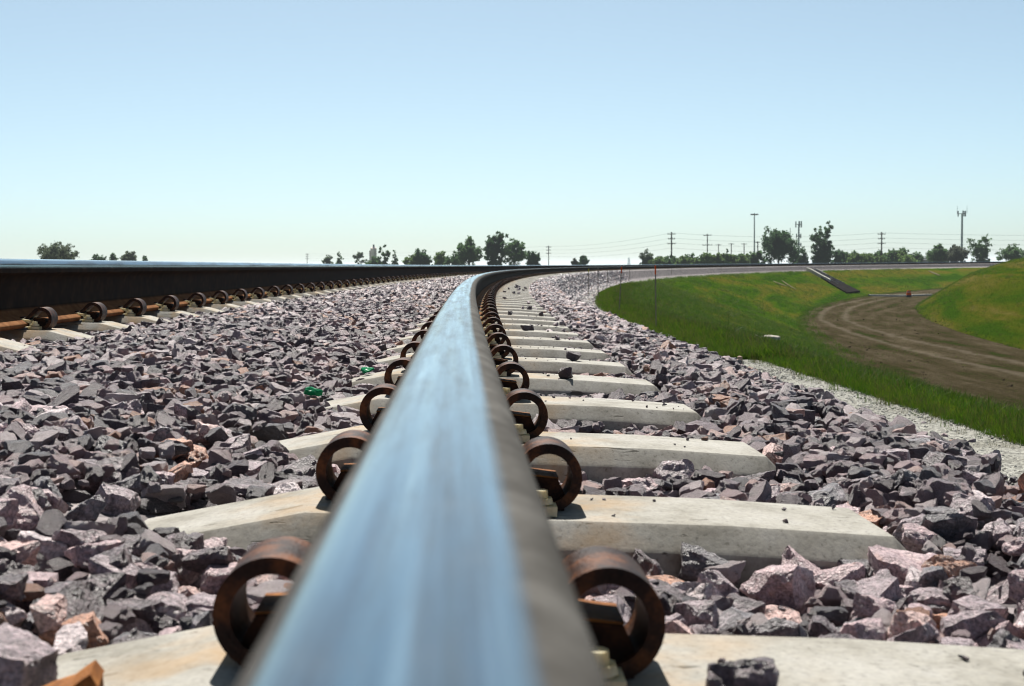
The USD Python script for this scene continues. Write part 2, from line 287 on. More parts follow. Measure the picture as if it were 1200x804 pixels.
DIRT = mat('dirt_look', {
    'uv': ('texture_coordinate', {}), 'g': ('geometry', {}), 'x': ('separate_xyz', {}),
    'mp': ('mapping', {'scale': (.9, .12, 1)}), 'n1': ('noise_texture', {'scale': 1.0, 'detail': 6.0, 'roughness': .65}),
    'n2': ('noise_texture', {'scale': 7.0, 'detail': 6.0, 'roughness': .75}),
    'r1': ('rgb_ramp', {'ramp': [(.34, (0.0165, 0.0231, 0.0062)), (.45, (0.0304, 0.0250, 0.0136)), (.55, (0.0414, 0.0339, 0.0210)), (.66, (0.0579, 0.0475, 0.0309))]}),
    'r2': ('rgb_ramp', {'ramp': [(.3, (.5, .48, .45)), (.5, (1, 1, 1)), (.7, (1.35, 1.3, 1.25))]}), 'm': ('mix', {'mix_type': 'multiply', 'fac': 1.0}),
    'nw': ('noise_texture', {'scale': 1.2, 'detail': 4.0}), 'wob': ('map_range', {'from_min': 0, 'from_max': 1, 'to_min': -.45, 'to_max': .45}),
    'xa': ('math', {'math_type': 'add'}), 'a': ('math', {'math_type': 'absolute'}), 'a2': ('math', {'math_type': 'subtract', 'value2': .80}), 'a3': ('math', {'math_type': 'absolute'}),
    'rut': ('map_range', {'from_min': .30, 'from_max': .06, 'to_min': 0, 'to_max': .55, 'clamp': True}),
    'mr': ('mix', {'mix_type': 'mix', 'color2': (.088, .073, .055)}), 'b': ('bump', {'strength': 1.0, 'distance': .12}),
    'p': ('principled_bsdf', {'roughness': 1.0, 'specular_ior_level': 0.0})},
    [('uv.UV', 'x.vector'), ('uv.UV', 'mp.vector'), ('mp.vector', 'n1.vector'), ('g.position', 'n2.vector'), ('g.position', 'nw.vector'), ('n1.fac', 'r1.fac'), ('n2.fac', 'r2.fac'),
     ('r1.color', 'm.color1'), ('r2.color', 'm.color2'), ('nw.fac', 'wob.value'), ('x.x', 'xa.value1'), ('wob.result', 'xa.value2'), ('xa.value', 'a.value1'), ('a.value', 'a2.value1'), ('a2.value', 'a3.value1'),
     ('a3.value', 'rut.value'), ('rut.result', 'mr.fac'), ('m.color', 'mr.color1'), ('mr.color', 'p.base_color'), ('n2.fac', 'b.height'), ('b.normal', 'p.normal')])
def leaf_look(name, c, t=.35):
    return mat(name, {'g': ('geometry', {}), 'r': ('rgb_ramp', {'ramp': [(0, tuple(x * .6 for x in c)), (.5, c), (1, tuple(min(1, x * 1.5) for x in c))]}),
        'd': ('principled_bsdf', {'roughness': .7, 'specular_ior_level': .1}), 'tr': ('translucent_bsdf', {}), 'mx': ('mix_closure', {'fac': t})},
        [('g.random_per_island', 'r.fac'), ('r.color', 'd.base_color'), ('r.color', 'tr.color'), ('d.BSDF', 'mx.closure1'), ('tr.BSDF', 'mx.closure2')], surface='mx.closure')
BLADE = [leaf_look('grass_blade_deep', (.042, .105, .006), .5), leaf_look('grass_blade_bright', (.088, .145, .010), .5), leaf_look('grass_blade_dry', (.10, .10, .03), .4)]
LEAF = {'dark': leaf_look('leaf_dark', (0.065, 0.132, 0.054), .5), 'mid': leaf_look('leaf_mid', (0.108, 0.196, 0.078), .5), 'bright': leaf_look('leaf_bright', (0.155, 0.243, 0.074), .5),
        'pale': leaf_look('leaf_pale', (.16, .21, .14), .5), 'olive': leaf_look('leaf_olive', (.13, .165, .10), .5), 'grey': leaf_look('leaf_grey', (0.115, 0.135, 0.095), .5)}
def plain(name, c, rough=.7, metal=0.0, sc_=8.0, amp=.25, spec=.05):
    c = tuple(x * .5 for x in c)
    lo, hi = tuple(x * (1 - amp) for x in c), tuple(min(1, x * (1 + amp)) for x in c)
    return mat(name, {'tc': ('texture_coordinate', {}), 'n': ('noise_texture', {'scale': sc_, 'detail': 4.0}), 'r': ('rgb_ramp', {'ramp': [(.3, lo), (.7, hi)]}),
        'p': ('principled_bsdf', {'roughness': rough, 'metallic': metal, 'specular_ior_level': spec})}, [('tc.object', 'n.vector'), ('n.fac', 'r.fac'), ('r.color', 'p.base_color')])
BARK = plain('bark', (.09, .075, .06)); WOODPOLE = plain('pole_wood', (.10, .085, .075)); STAKEW = plain('stake_wood', (.30, .25, .20), sc_=30)
GALV = plain('galvanised_steel', (.30, .36, .37), .5, .3); DARKSTEEL = plain('dark_steel', (.10, .12, .13), .6, .2)
ORANGE = plain('orange_paint', (1.0, .13, .02)); YELLOW = plain('yellow_paint', (.75, .62, .05)); WHITE = plain('white_paint', (.75, .75, .72))
GREENP = plain('green_plastic', (.01, .28, .11), .3); WIRE = plain('wire_metal', (.16, .17, .18)); PALEWOOD = plain('pale_wood', (.48, .36, .27), sc_=40)
CONC = plain('pale_concrete', (.50, .48, .43)); RIPRAP = plain('dark_riprap', (.03, .028, .028), sc_=3.0, amp=.5, spec=0.0); STRAW = plain('straw', (.17, .155, .09), sc_=3.0, amp=.4, spec=0.0)
GREYWALL = plain('grey_wall', (.34, .35, .36)); ROOF = plain('grey_roof', (.12, .13, .15)); SILO = plain('silo_shell', (.95, .82, .76), sc_=.4); BLUEST = plain('blue_steel', (.20, .38, .50))
SACK = plain('pale_sacking', (.52, .48, .42), sc_=6.0, amp=.35); BOARD = plain('weathered_board', (.09, .08, .07), sc_=12.0, amp=.4)
LAMPG = plain('lamp_grey', (.22, .23, .24)); LATEX = plain('insulator_grey', (.28, .27, .26))

# ------------------------------------------------------------------ the ground, sheet by sheet
def z_inner(l):                               # world height on the right of the line
    return np.interp(l, [.85, 2.05, 2.82, 3.6, 5.0, 10.2, 14.0, 18.3, 19.0, 20.65, 22.5, 25.8, 30, 45, 62],
                        [-.275, -.83, -.86, -1.03, -1.55, -3.50, -3.60, -3.5, -3.1, -2.05, -.95, .15, .75, 1.0, -4.2])
def bed_z(s, l):                              # the ballast's surface, as an offset in the tilted plane
    z = np.interp(l, [-3.6, -2.45, -2.10, -1.95, -1.60, -1.42, -1.20, -.95, -.55, -.42, -.25, -.1, .1, .30, .52, .62, .85, 1.2, 2.05, 2.2],
                     [-.80, -.26, -.225, -.225, -.245, -.245, -.222, -.195, -.190, -.200, -.226, -.246, -.250, -.240, -.226, -.205, -.215, -.375, -.735, -.76])
    return z
slist = np.concatenate([np.arange(-42, -2, 2.0), np.arange(-2, 14, .12), np.arange(14, 60, .5), np.arange(60, 562, 1.5)])
ll = np.unique(np.round(np.concatenate([np.arange(-3.6, 2.2, .1), [2.2]]), 3))
S, L = np.meshgrid(slist, ll, indexing='ij')
Zb = bed_z(S, L) - np.where(S < 75, .035, .0) 
P = canted(S, L, Zb)
nz = meshkit.noise(P.reshape(-1, 3) * 6.0).reshape(S.shape) * .012
(mv, mf), uv = grid_mesh(S, L, Zb + nz, canted)
single('ballast_bed', (mv, mf), BED, kind='structure', uv=uv)
edge_in = canted(slist, 2.2, bed_z(slist, 2.2) - .035)
def strip(name, l_list, zf, look, noise=0.0, nscale=.5, uvf=None, smin=-42, ss=None):
    ls = np.asarray(l_list, float); s_ = slist if ss is None else ss
    S, L = np.meshgrid(s_, ls, indexing='ij'); Z = zf(L)
    if noise:
        Pn = flat(S, L, 0 * S).reshape(-1, 3)
        w = np.ones_like(L); w[:, 0] = w[:, -1] = 0
        Z = Z + w * noise * meshkit.fbm(Pn * nscale).reshape(S.shape)
    (v, f), uv = grid_mesh(S, L, Z)
    if uvf is not None: uv = uvf(S, L)
    return single(name, (v, f), look, kind='structure', smooth=True, uv=uv)
strip('gravel_path', np.linspace(2.0, 2.82, 8), lambda l: z_inner(l) + .0, GRAVEL, .012, 3.0)
strip('embankment_slope', np.concatenate([np.arange(2.82, 5, .2), np.arange(5, 10.4, .35), [10.4]]), z_inner, BANK, .10, .6)
RUT_S, RUT_L = [0, 25, 49, 70, 90, 115, 150, 560], [18.5, 17.2, 15.6, 13.9, 12.5, 12.4, 13.2, 13.6]
def dirt_uv(S, L): return np.stack([L - np.interp(S, RUT_S, RUT_L), S], -1).reshape(-1, 2)
strip('dirt_road', np.arange(10.4, 18.31, .1976), z_inner, DIRT, .09, .5, dirt_uv)
strip('grass_hill', np.concatenate([np.arange(18.3, 30, .45), [30, 34, 40, 45, 52, 62]]), z_inner, HILLG, .10, .35)
strip('outer_slope', [-14.5, -12, -9, -6.5, -4.6, -4.2, -3.5], lambda l: np.interp(l, [-14.5, -4.2, -3.5], [-4.2, -.78, -.62]), BANK, .08, .5)
gr = np.concatenate([[0], np.geomspace(40, 9000, 40)]); ga = np.linspace(0, 2 * np.pi, 97)
GR, GA_ = np.meshgrid(gr, ga, indexing='ij')
gi = np.arange(GR.size).reshape(GR.shape); q = np.stack([gi[:-1, :-1], gi[1:, :-1], gi[1:, 1:], gi[:-1, 1:]], -1).reshape(-1, 4)
gv = np.stack([GR * np.cos(GA_), GR * np.sin(GA_), np.full(GR.shape, -3.95)], -1).reshape(-1, 3)
single('ground', (gv, q), FIELD, kind='structure', uv=gv[:, :2])

# ------------------------------------------------------------------ rails
def rail_profile():
    # x across, z down from the top; right half of a 136 lb section, symmetrical
    half = [(0, 0), (.008, -.0001), (.016, -.0006), (.023, -.0016), (.028, -.0034), (.0325, -.0066), (.0352, -.0105), (.0364, -.0150), (.0372, -.026), (.0376, -.0365),
            (.0355, -.0395), (.018, -.0475), (.0115, -.055), (.0090, -.068), (.0088, -.10), (.0098, -.135), (.0135, -.141), (.023, -.1505), (.045, -.1600), (.070, -.1705), (.0755, -.1735), (.0762, -.176), (.0762, -.1855), (0, -.1858)]
    a = np.array(half); d = np.r_[0, np.cumsum(np.linalg.norm(np.diff(a, axis=0), axis=1))]
    out = np.vstack([np.c_[-a[::-1, 0], a[::-1, 1]], a[1:]]); u = np.r_[-d[::-1], d[1:]]
    return out, u
prof, pu = rail_profile()
rs = np.concatenate([np.arange(-1.2, 0.1, .1), np.arange(.1, 3, .05), np.arange(3, 14, .2), np.arange(14, 562, 1.0)])
def rail(name, l0, tilt, label, zs=1.0, us=1.0):
    t = thing(name, label, 'rail')
    x = prof[:, 0] * math.cos(tilt) + prof[:, 1] * math.sin(tilt); z = -prof[:, 0] * math.sin(tilt) + prof[:, 1] * math.cos(tilt)
    z = -.1858 + (z + .1858) * zs
    def sweep(a, b):
        S, X = np.meshgrid(rs, x[a:b], indexing='ij'); Z = np.broadcast_to(z[a:b], S.shape)
        V = canted(S, l0 + X, Z); n, m = S.shape; i = np.arange(n * m).reshape(n, m)
        q = np.stack([i[:-1, :-1], i[:-1, 1:], i[1:, 1:], i[1:, :-1]], -1).reshape(-1, 4)[:, ::-1]
        return (V.reshape(-1, 3), q), np.stack([np.broadcast_to(pu[a:b] * np.where((pu[a:b] > 0) & (pu[a:b] < .05), us, abs(us) ** .5 * 0 + 1), S.shape), S], -1).reshape(-1, 2)
    mid = len(prof) // 2
    m, uv = sweep(mid - 9, mid + 10); part(t, 'rail_head', m, RAIL, True, uv)
    m, uv = sweep(mid + 9, len(prof)); m2, uv2 = sweep(0, mid - 8)
    part(t, 'rail_web_and_foot', (np.vstack([m[0], m2[0]]), np.vstack([m[1], m2[1] + len(m[0])])), RAIL, True, np.vstack([uv, uv2]))
    return t
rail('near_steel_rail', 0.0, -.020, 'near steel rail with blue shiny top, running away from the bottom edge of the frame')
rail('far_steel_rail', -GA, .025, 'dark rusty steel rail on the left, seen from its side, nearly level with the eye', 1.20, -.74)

# ------------------------------------------------------------------ ties with their fastenings
def tie_body():
    top = [(-GA - .48, 0), (-GA + .15, 0), (-GA + .40, -.056), (-.40, -.056), (-.15, 0), (.30, 0), (.475, -.006)]      # l, drop of the top
    xs = np.unique(np.concatenate([np.linspace(-GA - .48, .475, 60), [t[0] for t in top]]))
    zt = np.interp(xs, [t[0] for t in top], [t[1] for t in top])
    sec = [(-.128, -.235), (-.113, -.026), (-.110, -.022), (-.091, -.0035), (-.086, 0), (.086, 0), (.091, -.0035), (.110, -.022), (.113, -.026), (.128, -.235)]
    rows = []
    ends = [(-GA - .515, 1)] + [(x, 0) for x in xs] + [(.510, 1)]
    for x, e in ends:
        zz = 0 if e else np.interp(x, xs, zt)
        r = []
        for (y, z) in sec:
            if e: z = min(z, -.040); y = np.clip(y, -.110, .110)
            elif z > -.1: z = z + zz
            r.append((x, y, z))
        rows.append(r)
    V = np.array(rows); n, m, _ = V.shape; i = np.arange(n * m).reshape(n, m)
    q = np.stack([i[:-1, :-1], i[1:, :-1], i[1:, 1:], i[:-1, 1:]], -1).reshape(-1, 4)
    f = np.vstack([q[:, [0, 1, 2]], q[:, [0, 2, 3]]])
    def cap(k, rev):
        c = [[i[k, 0], i[k, j], i[k, j + 1]] for j in range(1, m - 1)]
        return np.array(c)[:, ::-1] if rev else np.array(c)
    f = np.vstack([f, cap(0, True), cap(n - 1, False)])
    V = V.reshape(-1, 3).copy(); V[:, 2] += SEAT
    mesh = trimesh.Trimesh(V, f, process=True); mesh.fix_normals()
    return mesh
def ribbon(pts, th, y0, y1):                  # a spring strip bent along pts (x, z), th thick, wide along y
    from shapely.geometry import LineString
    g = LineString(pts).buffer(th / 2, cap_style=2, join_style=1, quad_segs=4).simplify(.0002)
    return prism(list(g.exterior.coords), y0, y1)
def clip_mesh(sg):
    # C-shaped flat spring: toe on the rail's foot, loop on the outside, tail through the shoulder
    cx, cz, r = .108, .0365, .0315
    an = np.radians(np.linspace(128, -118, 26))
    loop = [(cx + r * math.cos(a), cz + r * 1.02 * math.sin(a)) for a in an]
    pts = [(.046, .034), (.060, .033), (.073, .044)] + loop + [(.084, .010)]
    m = ribbon(pts, .0110, -.034, .034)
    toe = ribbon([(.040, .0355), (.060, .0335)], .010, -.034, .034)
    m = cat_(m, toe); m.apply_translation([0, 0, SEAT])
    m.vertices[:, 0] *= sg
    if sg < 0: m.invert()
    return m
def shoulder_mesh(sg):
    m = prism([(.082, -.02), (.128, -.02), (.126, .020), (.119, .034), (.084, .037), (.081, .030)], -.027, .027)
    m = cat_(m, prism([(.080, 0), (.100, 0), (.094, .024), (.081, .026)], -.040, .040)); m.apply_translation([0, 0, SEAT + .0002]); m.vertices[:, 0] *= sg
    if sg < 0: m.invert()
    return m
def shoulder_top(sg):
    m = prism([(.0835, .0375), (.1195, .0345), (.1195, .0362), (.0835, .0392)], -.0255, .0255); m.apply_translation([0, 0, SEAT + .0002]); m.vertices[:, 0] *= sg
    if sg < 0: m.invert()
    return m
def insulator_mesh(sg):
    m = cat_(prism([(.0775, .001), (.0835, .001), (.0835, .030), (.048, .0345), (.048, .0285), (.0775, .0205)], -.052, .052),
             box(.072, .116, -.074, -.042, .001, .011), cyl((.098, -.059, .013), (.098, -.059, .027), .0095, .008, 10), cyl((.098, -.059, .013), (.098, -.059, .019), .015, .013, 10),
             box(.074, .106, .046, .062, .001, .015))
    m.apply_translation([0, 0, SEAT + .0006]); m.vertices[:, 0] *= sg
    if sg < 0: m.invert()
    return m
TIE_BODY = tie_body(); TB = trimesh.Trimesh(TIE_BODY.vertices, TIE_BODY.faces)
N_TIE = 110
ORDW = ['first', 'second', 'third', 'fourth', 'fifth', 'sixth', 'seventh', 'eighth', 'ninth', 'tenth', 'eleventh', 'twelfth', 'thirteenth', 'fourteenth', 'fifteenth', 'sixteenth', 'seventeenth', 'eighteenth', 'nineteenth', 'twentieth'] + ['twenty ' + w for w in ('first', 'second', 'third', 'fourth', 'fifth', 'sixth', 'seventh', 'eighth', 'ninth')] + ['thirtieth']
def tie_label(k):
    if k == 0: return 'pale concrete railway tie nearest the camera, cut off by the bottom edge of the frame'
    return f'pale concrete railway tie under the rails, {ORDW[k]} from the camera' if k < 30 else 'pale concrete railway tie farther along the curve than the thirtieth from the camera'
first = thing('concrete_tie', tie_label(0), 'railway tie', 'concrete ties under the rails', m=frame(S0))
part(first, 'tie_body', TIE_BODY, CONCRETE, 20)
for l0 in (0.0, -GA):
    pad = box(l0 - .080, l0 + .080, -.085, .085, SEAT - .001, SEAT + .0078); part(first, 'rail_pad', pad, PADRUB)
    for sg in (1, -1):
        for nm, fn, lk, sm in (('rail_clip', clip_mesh, CLIP, 35), ('clip_shoulder', shoulder_mesh, SHOULDER, False), ('insulator', insulator_mesh, NYLON, 35), ('shoulder_top', shoulder_top, SCRAP, False)):
            m = fn(sg); m.apply_translation([l0, 0, 0]); part(first, nm, m, lk, sm)
trng = np.random.default_rng(5)
TIE_S = S0 + SP * np.arange(N_TIE) + np.r_[0, trng.normal(0, .006, N_TIE - 1)]
for k in range(1, N_TIE):
    x = UsdGeom.Xform.Define(stage, '/World/' + numbered('concrete_tie')); pr = x.GetPrim()
    pr.GetReferences().AddInternalReference(first.GetPath()); pr.SetInstanceable(True)
    x.GetPrim().GetAttribute('xformOp:transform').Set(frame(TIE_S[k])) if x.GetPrim().HasAttribute('xformOp:transform') else x.AddTransformOp().Set(frame(TIE_S[k]))
    tag(pr, tie_label(k), 'railway tie', 'concrete ties under the rails')
far_ties = []
lo = box(-GA - .5, .5, -.12, .12, SEAT - .1, SEAT)
for k in range(N_TIE, 800):
    s = S0 + SP * k; M = np.array(frame(s)).T
    b = lo.copy(); b.apply_transform(M); far_ties.append(b)
single('far_concrete_ties', cat_(*far_ties), CONCRETE, 'line of concrete ties in the far part of the curve', 'railway ties', kind='stuff')

# ------------------------------------------------------------------ ballast stones
def rock(rng, size=1.0, detail=.0, flat_=(1.0, .78, .58), n=None):
    n = n or rng.integers(9, 15)
    while True:
        nv = rng.normal(size=(n, 3)); nv /= np.linalg.norm(nv, axis=1, keepdims=True)
        d = rng.uniform(.55, 1.0, n)
        # big fracture faces, opposite pairs at odd distances keep it closed
        nv = np.vstack([nv, np.eye(3), -np.eye(3)]); d = np.r_[d, rng.uniform(.75, 1.05, 6)]
        hs = HalfspaceIntersection(np.c_[nv, -d], np.zeros(3))
        h = trimesh.convex.convex_hull(hs.intersections[np.isfinite(hs.intersections).all(1)])
        if len(h.faces) > 10: break
    v = h.vertices * np.array(flat_) * rng.uniform(.82, 1.18, 3)
    m = trimesh.Trimesh(v, h.faces)
    if detail:
        vv, ff = trimesh.remesh.subdivide_to_size(m.vertices, m.faces, detail)
        m = trimesh.Trimesh(vv, ff)
        p = m.vertices + rng.uniform(-50, 50, 3)
        nn = m.vertex_normals
        a = meshkit.noise(p * 1.7) * .09 + np.abs(meshkit.noise(p * 3.2)) * -.15 + meshkit.noise(p * 6.0) * .07 + meshkit.noise(p * 13.0) * .04
        m.vertices = m.vertices + nn * a[:, None]
    m.apply_scale(size / 2)
    return m
rr = np.random.default_rng(11)
PROTO, PLOOK = [], []
look_of = [0, 0, 0, 0, 0, 0, 0, 0, 1, 1, 1, 1, 2, 2, 2, 2, 2, 3, 3, 4, 4, 5, 6, 6, 6]
for i, lk in enumerate(look_of):
    fl = (1.0, rr.uniform(.5, .95), rr.uniform(.36, .75))
    PROTO.append((rock(rr, 1.0, .24, fl), STONES[lk], 20)); PLOOK.append(lk)
PROTO_FAR = [(rock(rr, 1.0, 0, (1, rr.uniform(.65, .95), rr.uniform(.55, .9))), STONES[{2: 0, 3: 2, 0: 6}.get(lk, lk)], False) for lk in look_of]
def tie_phase(s):
    k = np.round((s - S0) / SP); return np.abs(s - (S0 + SP * k))
def scatter(s0, s1, l0, l1, step, rng, smin, smax, layer):
    ns, nl = int((s1 - s0) / step), int((l1 - l0) / step)
    S, L = np.meshgrid(s0 + (np.arange(ns) + .5) * step, l0 + (np.arange(nl) + .5) * step, indexing='ij')
    s = (S + rng.uniform(-.5, .5, S.shape) * step).ravel(); l = (L + rng.uniform(-.5, .5, S.shape) * step).ravel()
    size = np.exp(rng.normal(math.log((smin * smax) ** .5), .36, s.size)).clip(smin * .7, smax * 1.12)
    pt = flat(s, l, 0 * s)
    bump = meshkit.noise(np.c_[s * 5.0, l * 5.0, np.full_like(s, 3.3)]) * .018 + meshkit.noise(np.c_[s * 1.1, l * 1.1, np.full_like(s, 8.3)]) * .012
    z = bed_z(s, l) + bump * (0.7 if layer == 0 else .5) - size * .22 + (rng.uniform(-.012, .010, s.size) if layer == 0 else rng.uniform(-.040, -.014, s.size))
    ph = tie_phase(s)
    near_tie = (ph < .098 + size * .30) & (s > S0 - .2)
    open_tie = ((l > np.where(s < 2.0, -.39, -.28) - .06 * np.sin(s * 9.1)) & (l < .53)) | ((l < -1.245 + .06 * np.sin(s * 7.3)) & (l > -2.05))
    bad = near_tie & open_tie
    for c in (0.0, -GA):
        bad |= (np.abs(l - c) < .085 + size * .35) & (z + size * .4 > SEAT - .004)
        bad |= (np.abs(l - c) < .015)
    keep = ~bad
    s, l, z, size = s[keep], l[keep], z[keep], size[keep]
    # next to the ties in the cribs the stones lie a little lower
    return s, l, z, size
rng = np.random.default_rng(21)
A = scatter(.35, 9.0, -1.42, 2.18, .0290, rng, .026, .064, 0)
B = scatter(.35, 9.0, -1.42, 2.15, .042, rng, .038, .07, 1)
C_ = scatter(9.0, 26.0, -1.45, 2.06, .037, rng, .032, .066, 0)
D_ = scatter(26.0, 75.0, -1.5, 2.25, .062, rng, .045, .085, 0)
E_ = scatter(.35, 9.0, -2.6, -1.6, .055, rng, .04, .07, 0)
def pick(rng, n):
    w = np.array([STONE_W[l] / look_of.count(l) for l in PLOOK]); return rng.choice(len(PLOOK), n, p=w / w.sum())
def sized(size, rng): return size[:, None] * rng.uniform(.85, 1.15, (len(size), 3))
# the stones that show largest are things of their own
s, l, z, size = A
pos = canted(s, l, z); pr = project(pos); pxs = size * FPX / pr[:, 2]
inside = (pr[:, 0] > -25) & (pr[:, 0] < 1225) & (pr[:, 1] < 825) & (pr[:, 1] > 310)
rb = np.array([project(canted(t, 0, 0))[0] for t in np.linspace(.2, 6, 300)])
xl = np.interp(-pr[:, 1], -rb[:, 1][np.argsort(-rb[:, 1])][::1] if False else np.sort(-rb[:, 1]), rb[:, 0][np.argsort(-rb[:, 1])])
half = np.interp(pr[:, 1], [310, 804], [0, 235])
hid = np.abs(pr[:, 0] - xl) < half
near_y = z > bed_z(s, l) - .040
score = np.where(inside & ~hid & near_y, pxs, -1)
SPECIAL = []
def clear(px, py, rad):                       # room for a stone set by hand
    global score, dropped
    d = np.hypot(pr[:, 0] - px, pr[:, 1] - py) < rad
    dropped |= d; score[d] = -1
dropped = np.zeros(len(s), bool)
hand = []   # (px, py, height above the track plane offset, size m, look, flat, tilt, label)
hand.append((-2, 780, SEAT - .004, .074, 0, (1, .9, .75), .15, 'big rounded purple-grey stone at the lower left corner, out of focus', 48))
hand.append((858, 796, SEAT + .012, .078, 1, (1, .7, .55), .2, 'dark purple stone lying alone on the nearest tie, right of the rail', 0))
hand.append((233, 538, -.222, .066, 5, (1, .9, .85), .2, 'orange and grey blocky stone on the left, the largest rusty one', 26))
hand.append((690, 527, -.238, .082, 1, (.62, .55, 1.1), .3, 'dark pointed stone standing upright just behind the second tie, right of the rail', 22))
hand.append((905, 690, -.235, .10, 2, (1, .8, .7), .2, 'broad mauve stone in the gap before the second tie, right of the rail', 40))
hand.append((660, 640, -.245, .075, 4, (1, .7, .6), .2, 'pink stone with an orange edge beside the nearest right clip', 20))
hand.append((1185, 700, -.245, .085, 0, (1, .8, .6), .2, 'large grey stone at the right edge of the frame', 34))
hand.append((1165, 660, -.243, .080, 4, (1, .8, .6), .1, 'tan and pink stone with a glittering face near the right edge', 28))
hand.append((1185, 572, -.30, .15, 1, (1, .8, .9), .25, 'big dark stone at the right edge on the ballast slope', 30))
hand.append((958, 500, -.24, .10, 6, (1, .8, .6), .25, 'large dark blue-grey stone on the shoulder right of the fourth tie', 18))
hand.append((140, 590, -.222, .085, 0, (1, .9, .6), .25, 'broad flat grey stone on the left with a black side', 26))
hand.append((58, 655, -.222, .100, 3, (1, .75, .6), .35, 'large pale grey stone at the left edge above the corner stone', 36))
for px, py, zo, sz, lk, fl, tl, lab, clr in hand:
    if clr: clear(px, py, clr)
ind = np.argsort(-score)[:288]
is_ind = np.zeros(len(s), bool); is_ind[ind] = True
srng = np.random.default_rng(33)
sidx = pick(rng, len(s)); squat = lay_quat(rng, len(s), .42); sscale = sized(size, rng)
def stone_matrix(q, p):
    m = Gf.Matrix4d(1); m.SetRotate(Gf.Quatd(float(q[0]), Gf.Vec3d(*map(float, q[1:])))); m.SetTranslateOnly(Gf.Vec3d(*map(float, p))); return m
def stone_place(i):
    k = int(np.floor((s[i] - S0) / SP)) + 1
    if k > 14: band = 'far up the track'
    elif k <= 0: band = 'in front of the nearest tie'
    else: band = f'past the {ORDW[k - 1]} tie'
    side = 'left of rail' if l[i] < 0 else ('right of rail' if l[i] < .5 else 'on right shoulder')
    return f'{STONE_WORD[PLOOK[sidx[i]]]} stone {band}, {side}'
sets0 = {}
for i in ind: sets0.setdefault(stone_place(i), []).append(i)
sets = {}
for key, mem in sets0.items():
    if len(mem) <= 20: sets[key] = mem; continue
    mem = sorted(mem, key=lambda q: pr[q, 1]); sets['farther ' + key] = mem[:len(mem) // 2]; sets['nearer ' + key] = mem[len(mem) // 2:]
labels = {}
NW = ['', 'one', 'two', 'three', 'four', 'five', 'six', 'seven', 'eight', 'nine', 'ten', 'eleven', 'twelve', 'thirteen', 'fourteen', 'fifteen', 'sixteen', 'seventeen', 'eighteen', 'nineteen', 'twenty']
for key, mem in sets.items():
    mem = sorted(mem, key=lambda q: pr[q, 0]); n = len(mem)
    for j, i in enumerate(mem):
        if n == 1: w = ''
        elif n == 2: w = ', the ' + ('left', 'right')[j] + ' one'
        elif n <= 20: w = ', ' + ('leftmost' if j == 0 else 'rightmost' if j == n - 1 else ORDW[j] + ' from left') + f' of {NW[n]}'
        else: w = ''
        labels[i] = (key + w, key if n > 20 else 'stones of the foreground ballast')
for i in ind:
    lk = PLOOK[sidx[i]]
    m = rock(srng, 1.0, .17, (1.0, srng.uniform(.52, .95), srng.uniform(.38, .78))); m.apply_scale(sscale[i])
    single('ballast_stone', m, STONES[lk], labels[i][0], 'stone', labels[i][1], smooth=18, m=stone_matrix(squat[i], pos[i]))
for px, py, zo, sz, lk, fl, tl, lab, clr in hand:
    sz *= .74; m = rock(srng, sz, .12 if sz < .09 else .09, fl)
    p = on_plane(px, py, zo)
    if zo < -.29: p = canted(5.0, 2.0, -.70)
    single('ballast_stone', m, STONES[lk], lab, 'stone', smooth=30, m=stone_matrix(lay_quat(srng, 1, tl)[0], p))
rest = ~is_ind & ~dropped
allp, alls, alli, allq = [pos[rest]], [sscale[rest]], [sidx[rest]], [squat[rest]]
for (s_, l_, z_, g_) in (B, C_, E_):
    allp.append(canted(s_, l_, z_)); alls.append(sized(g_, rng)); alli.append(pick(rng, len(s_))); allq.append(lay_quat(rng, len(s_), .42))
# strays: on the ties and on the pale gravel
n = 26; k = rng.integers(4, 34, n); sl = S0 + SP * k + rng.uniform(-.06, .06, n); lt = rng.uniform(.19, .47, n); g_ = rng.uniform(.03, .06, n)
allp.append(canted(sl, lt, SEAT + g_ * .22)); alls.append(sized(g_, rng)); alli.append(rng.choice([8, 9, 10, 0, 1], n)); allq.append(lay_quat(rng, n, .2))
n = 200; sl = rng.uniform(3.5, 26, n); lt = 2.08 + np.abs(rng.normal(0, .22, n)); lt = np.minimum(lt, 2.58); g_ = rng.uniform(.02, .055, n)
allp.append(flat(sl, lt, z_inner(lt) + g_ * .18)); alls.append(sized(g_, rng)); alli.append(pick(rng, n)); allq.append(lay_quat(rng, n, .3))
instancer('ballast_stones', PROTO, np.vstack(allp), np.concatenate(alli), np.vstack(allq), np.vstack(alls), label='grey and purple crushed stone ballast spread between and beside the rails', cat='ballast')
s_, l_, z_, g_ = D_
n = 5200; so = rng.uniform(14, 72, n); lo_ = rng.uniform(1.95, 2.75, n); go = np.exp(rng.normal(math.log(.032), .35, n)).clip(.015, .07)
instancer('far_ballast_stones', PROTO_FAR, np.vstack([canted(s_, l_, z_), flat(so, lo_, z_inner(lo_) + go * .15)]), pick(rng, len(s_) + n), lay_quat(rng, len(s_) + n, .6), np.vstack([sized(g_, rng), sized(go, rng)]), label='crushed stone ballast in the distance along the curve', cat='ballast')
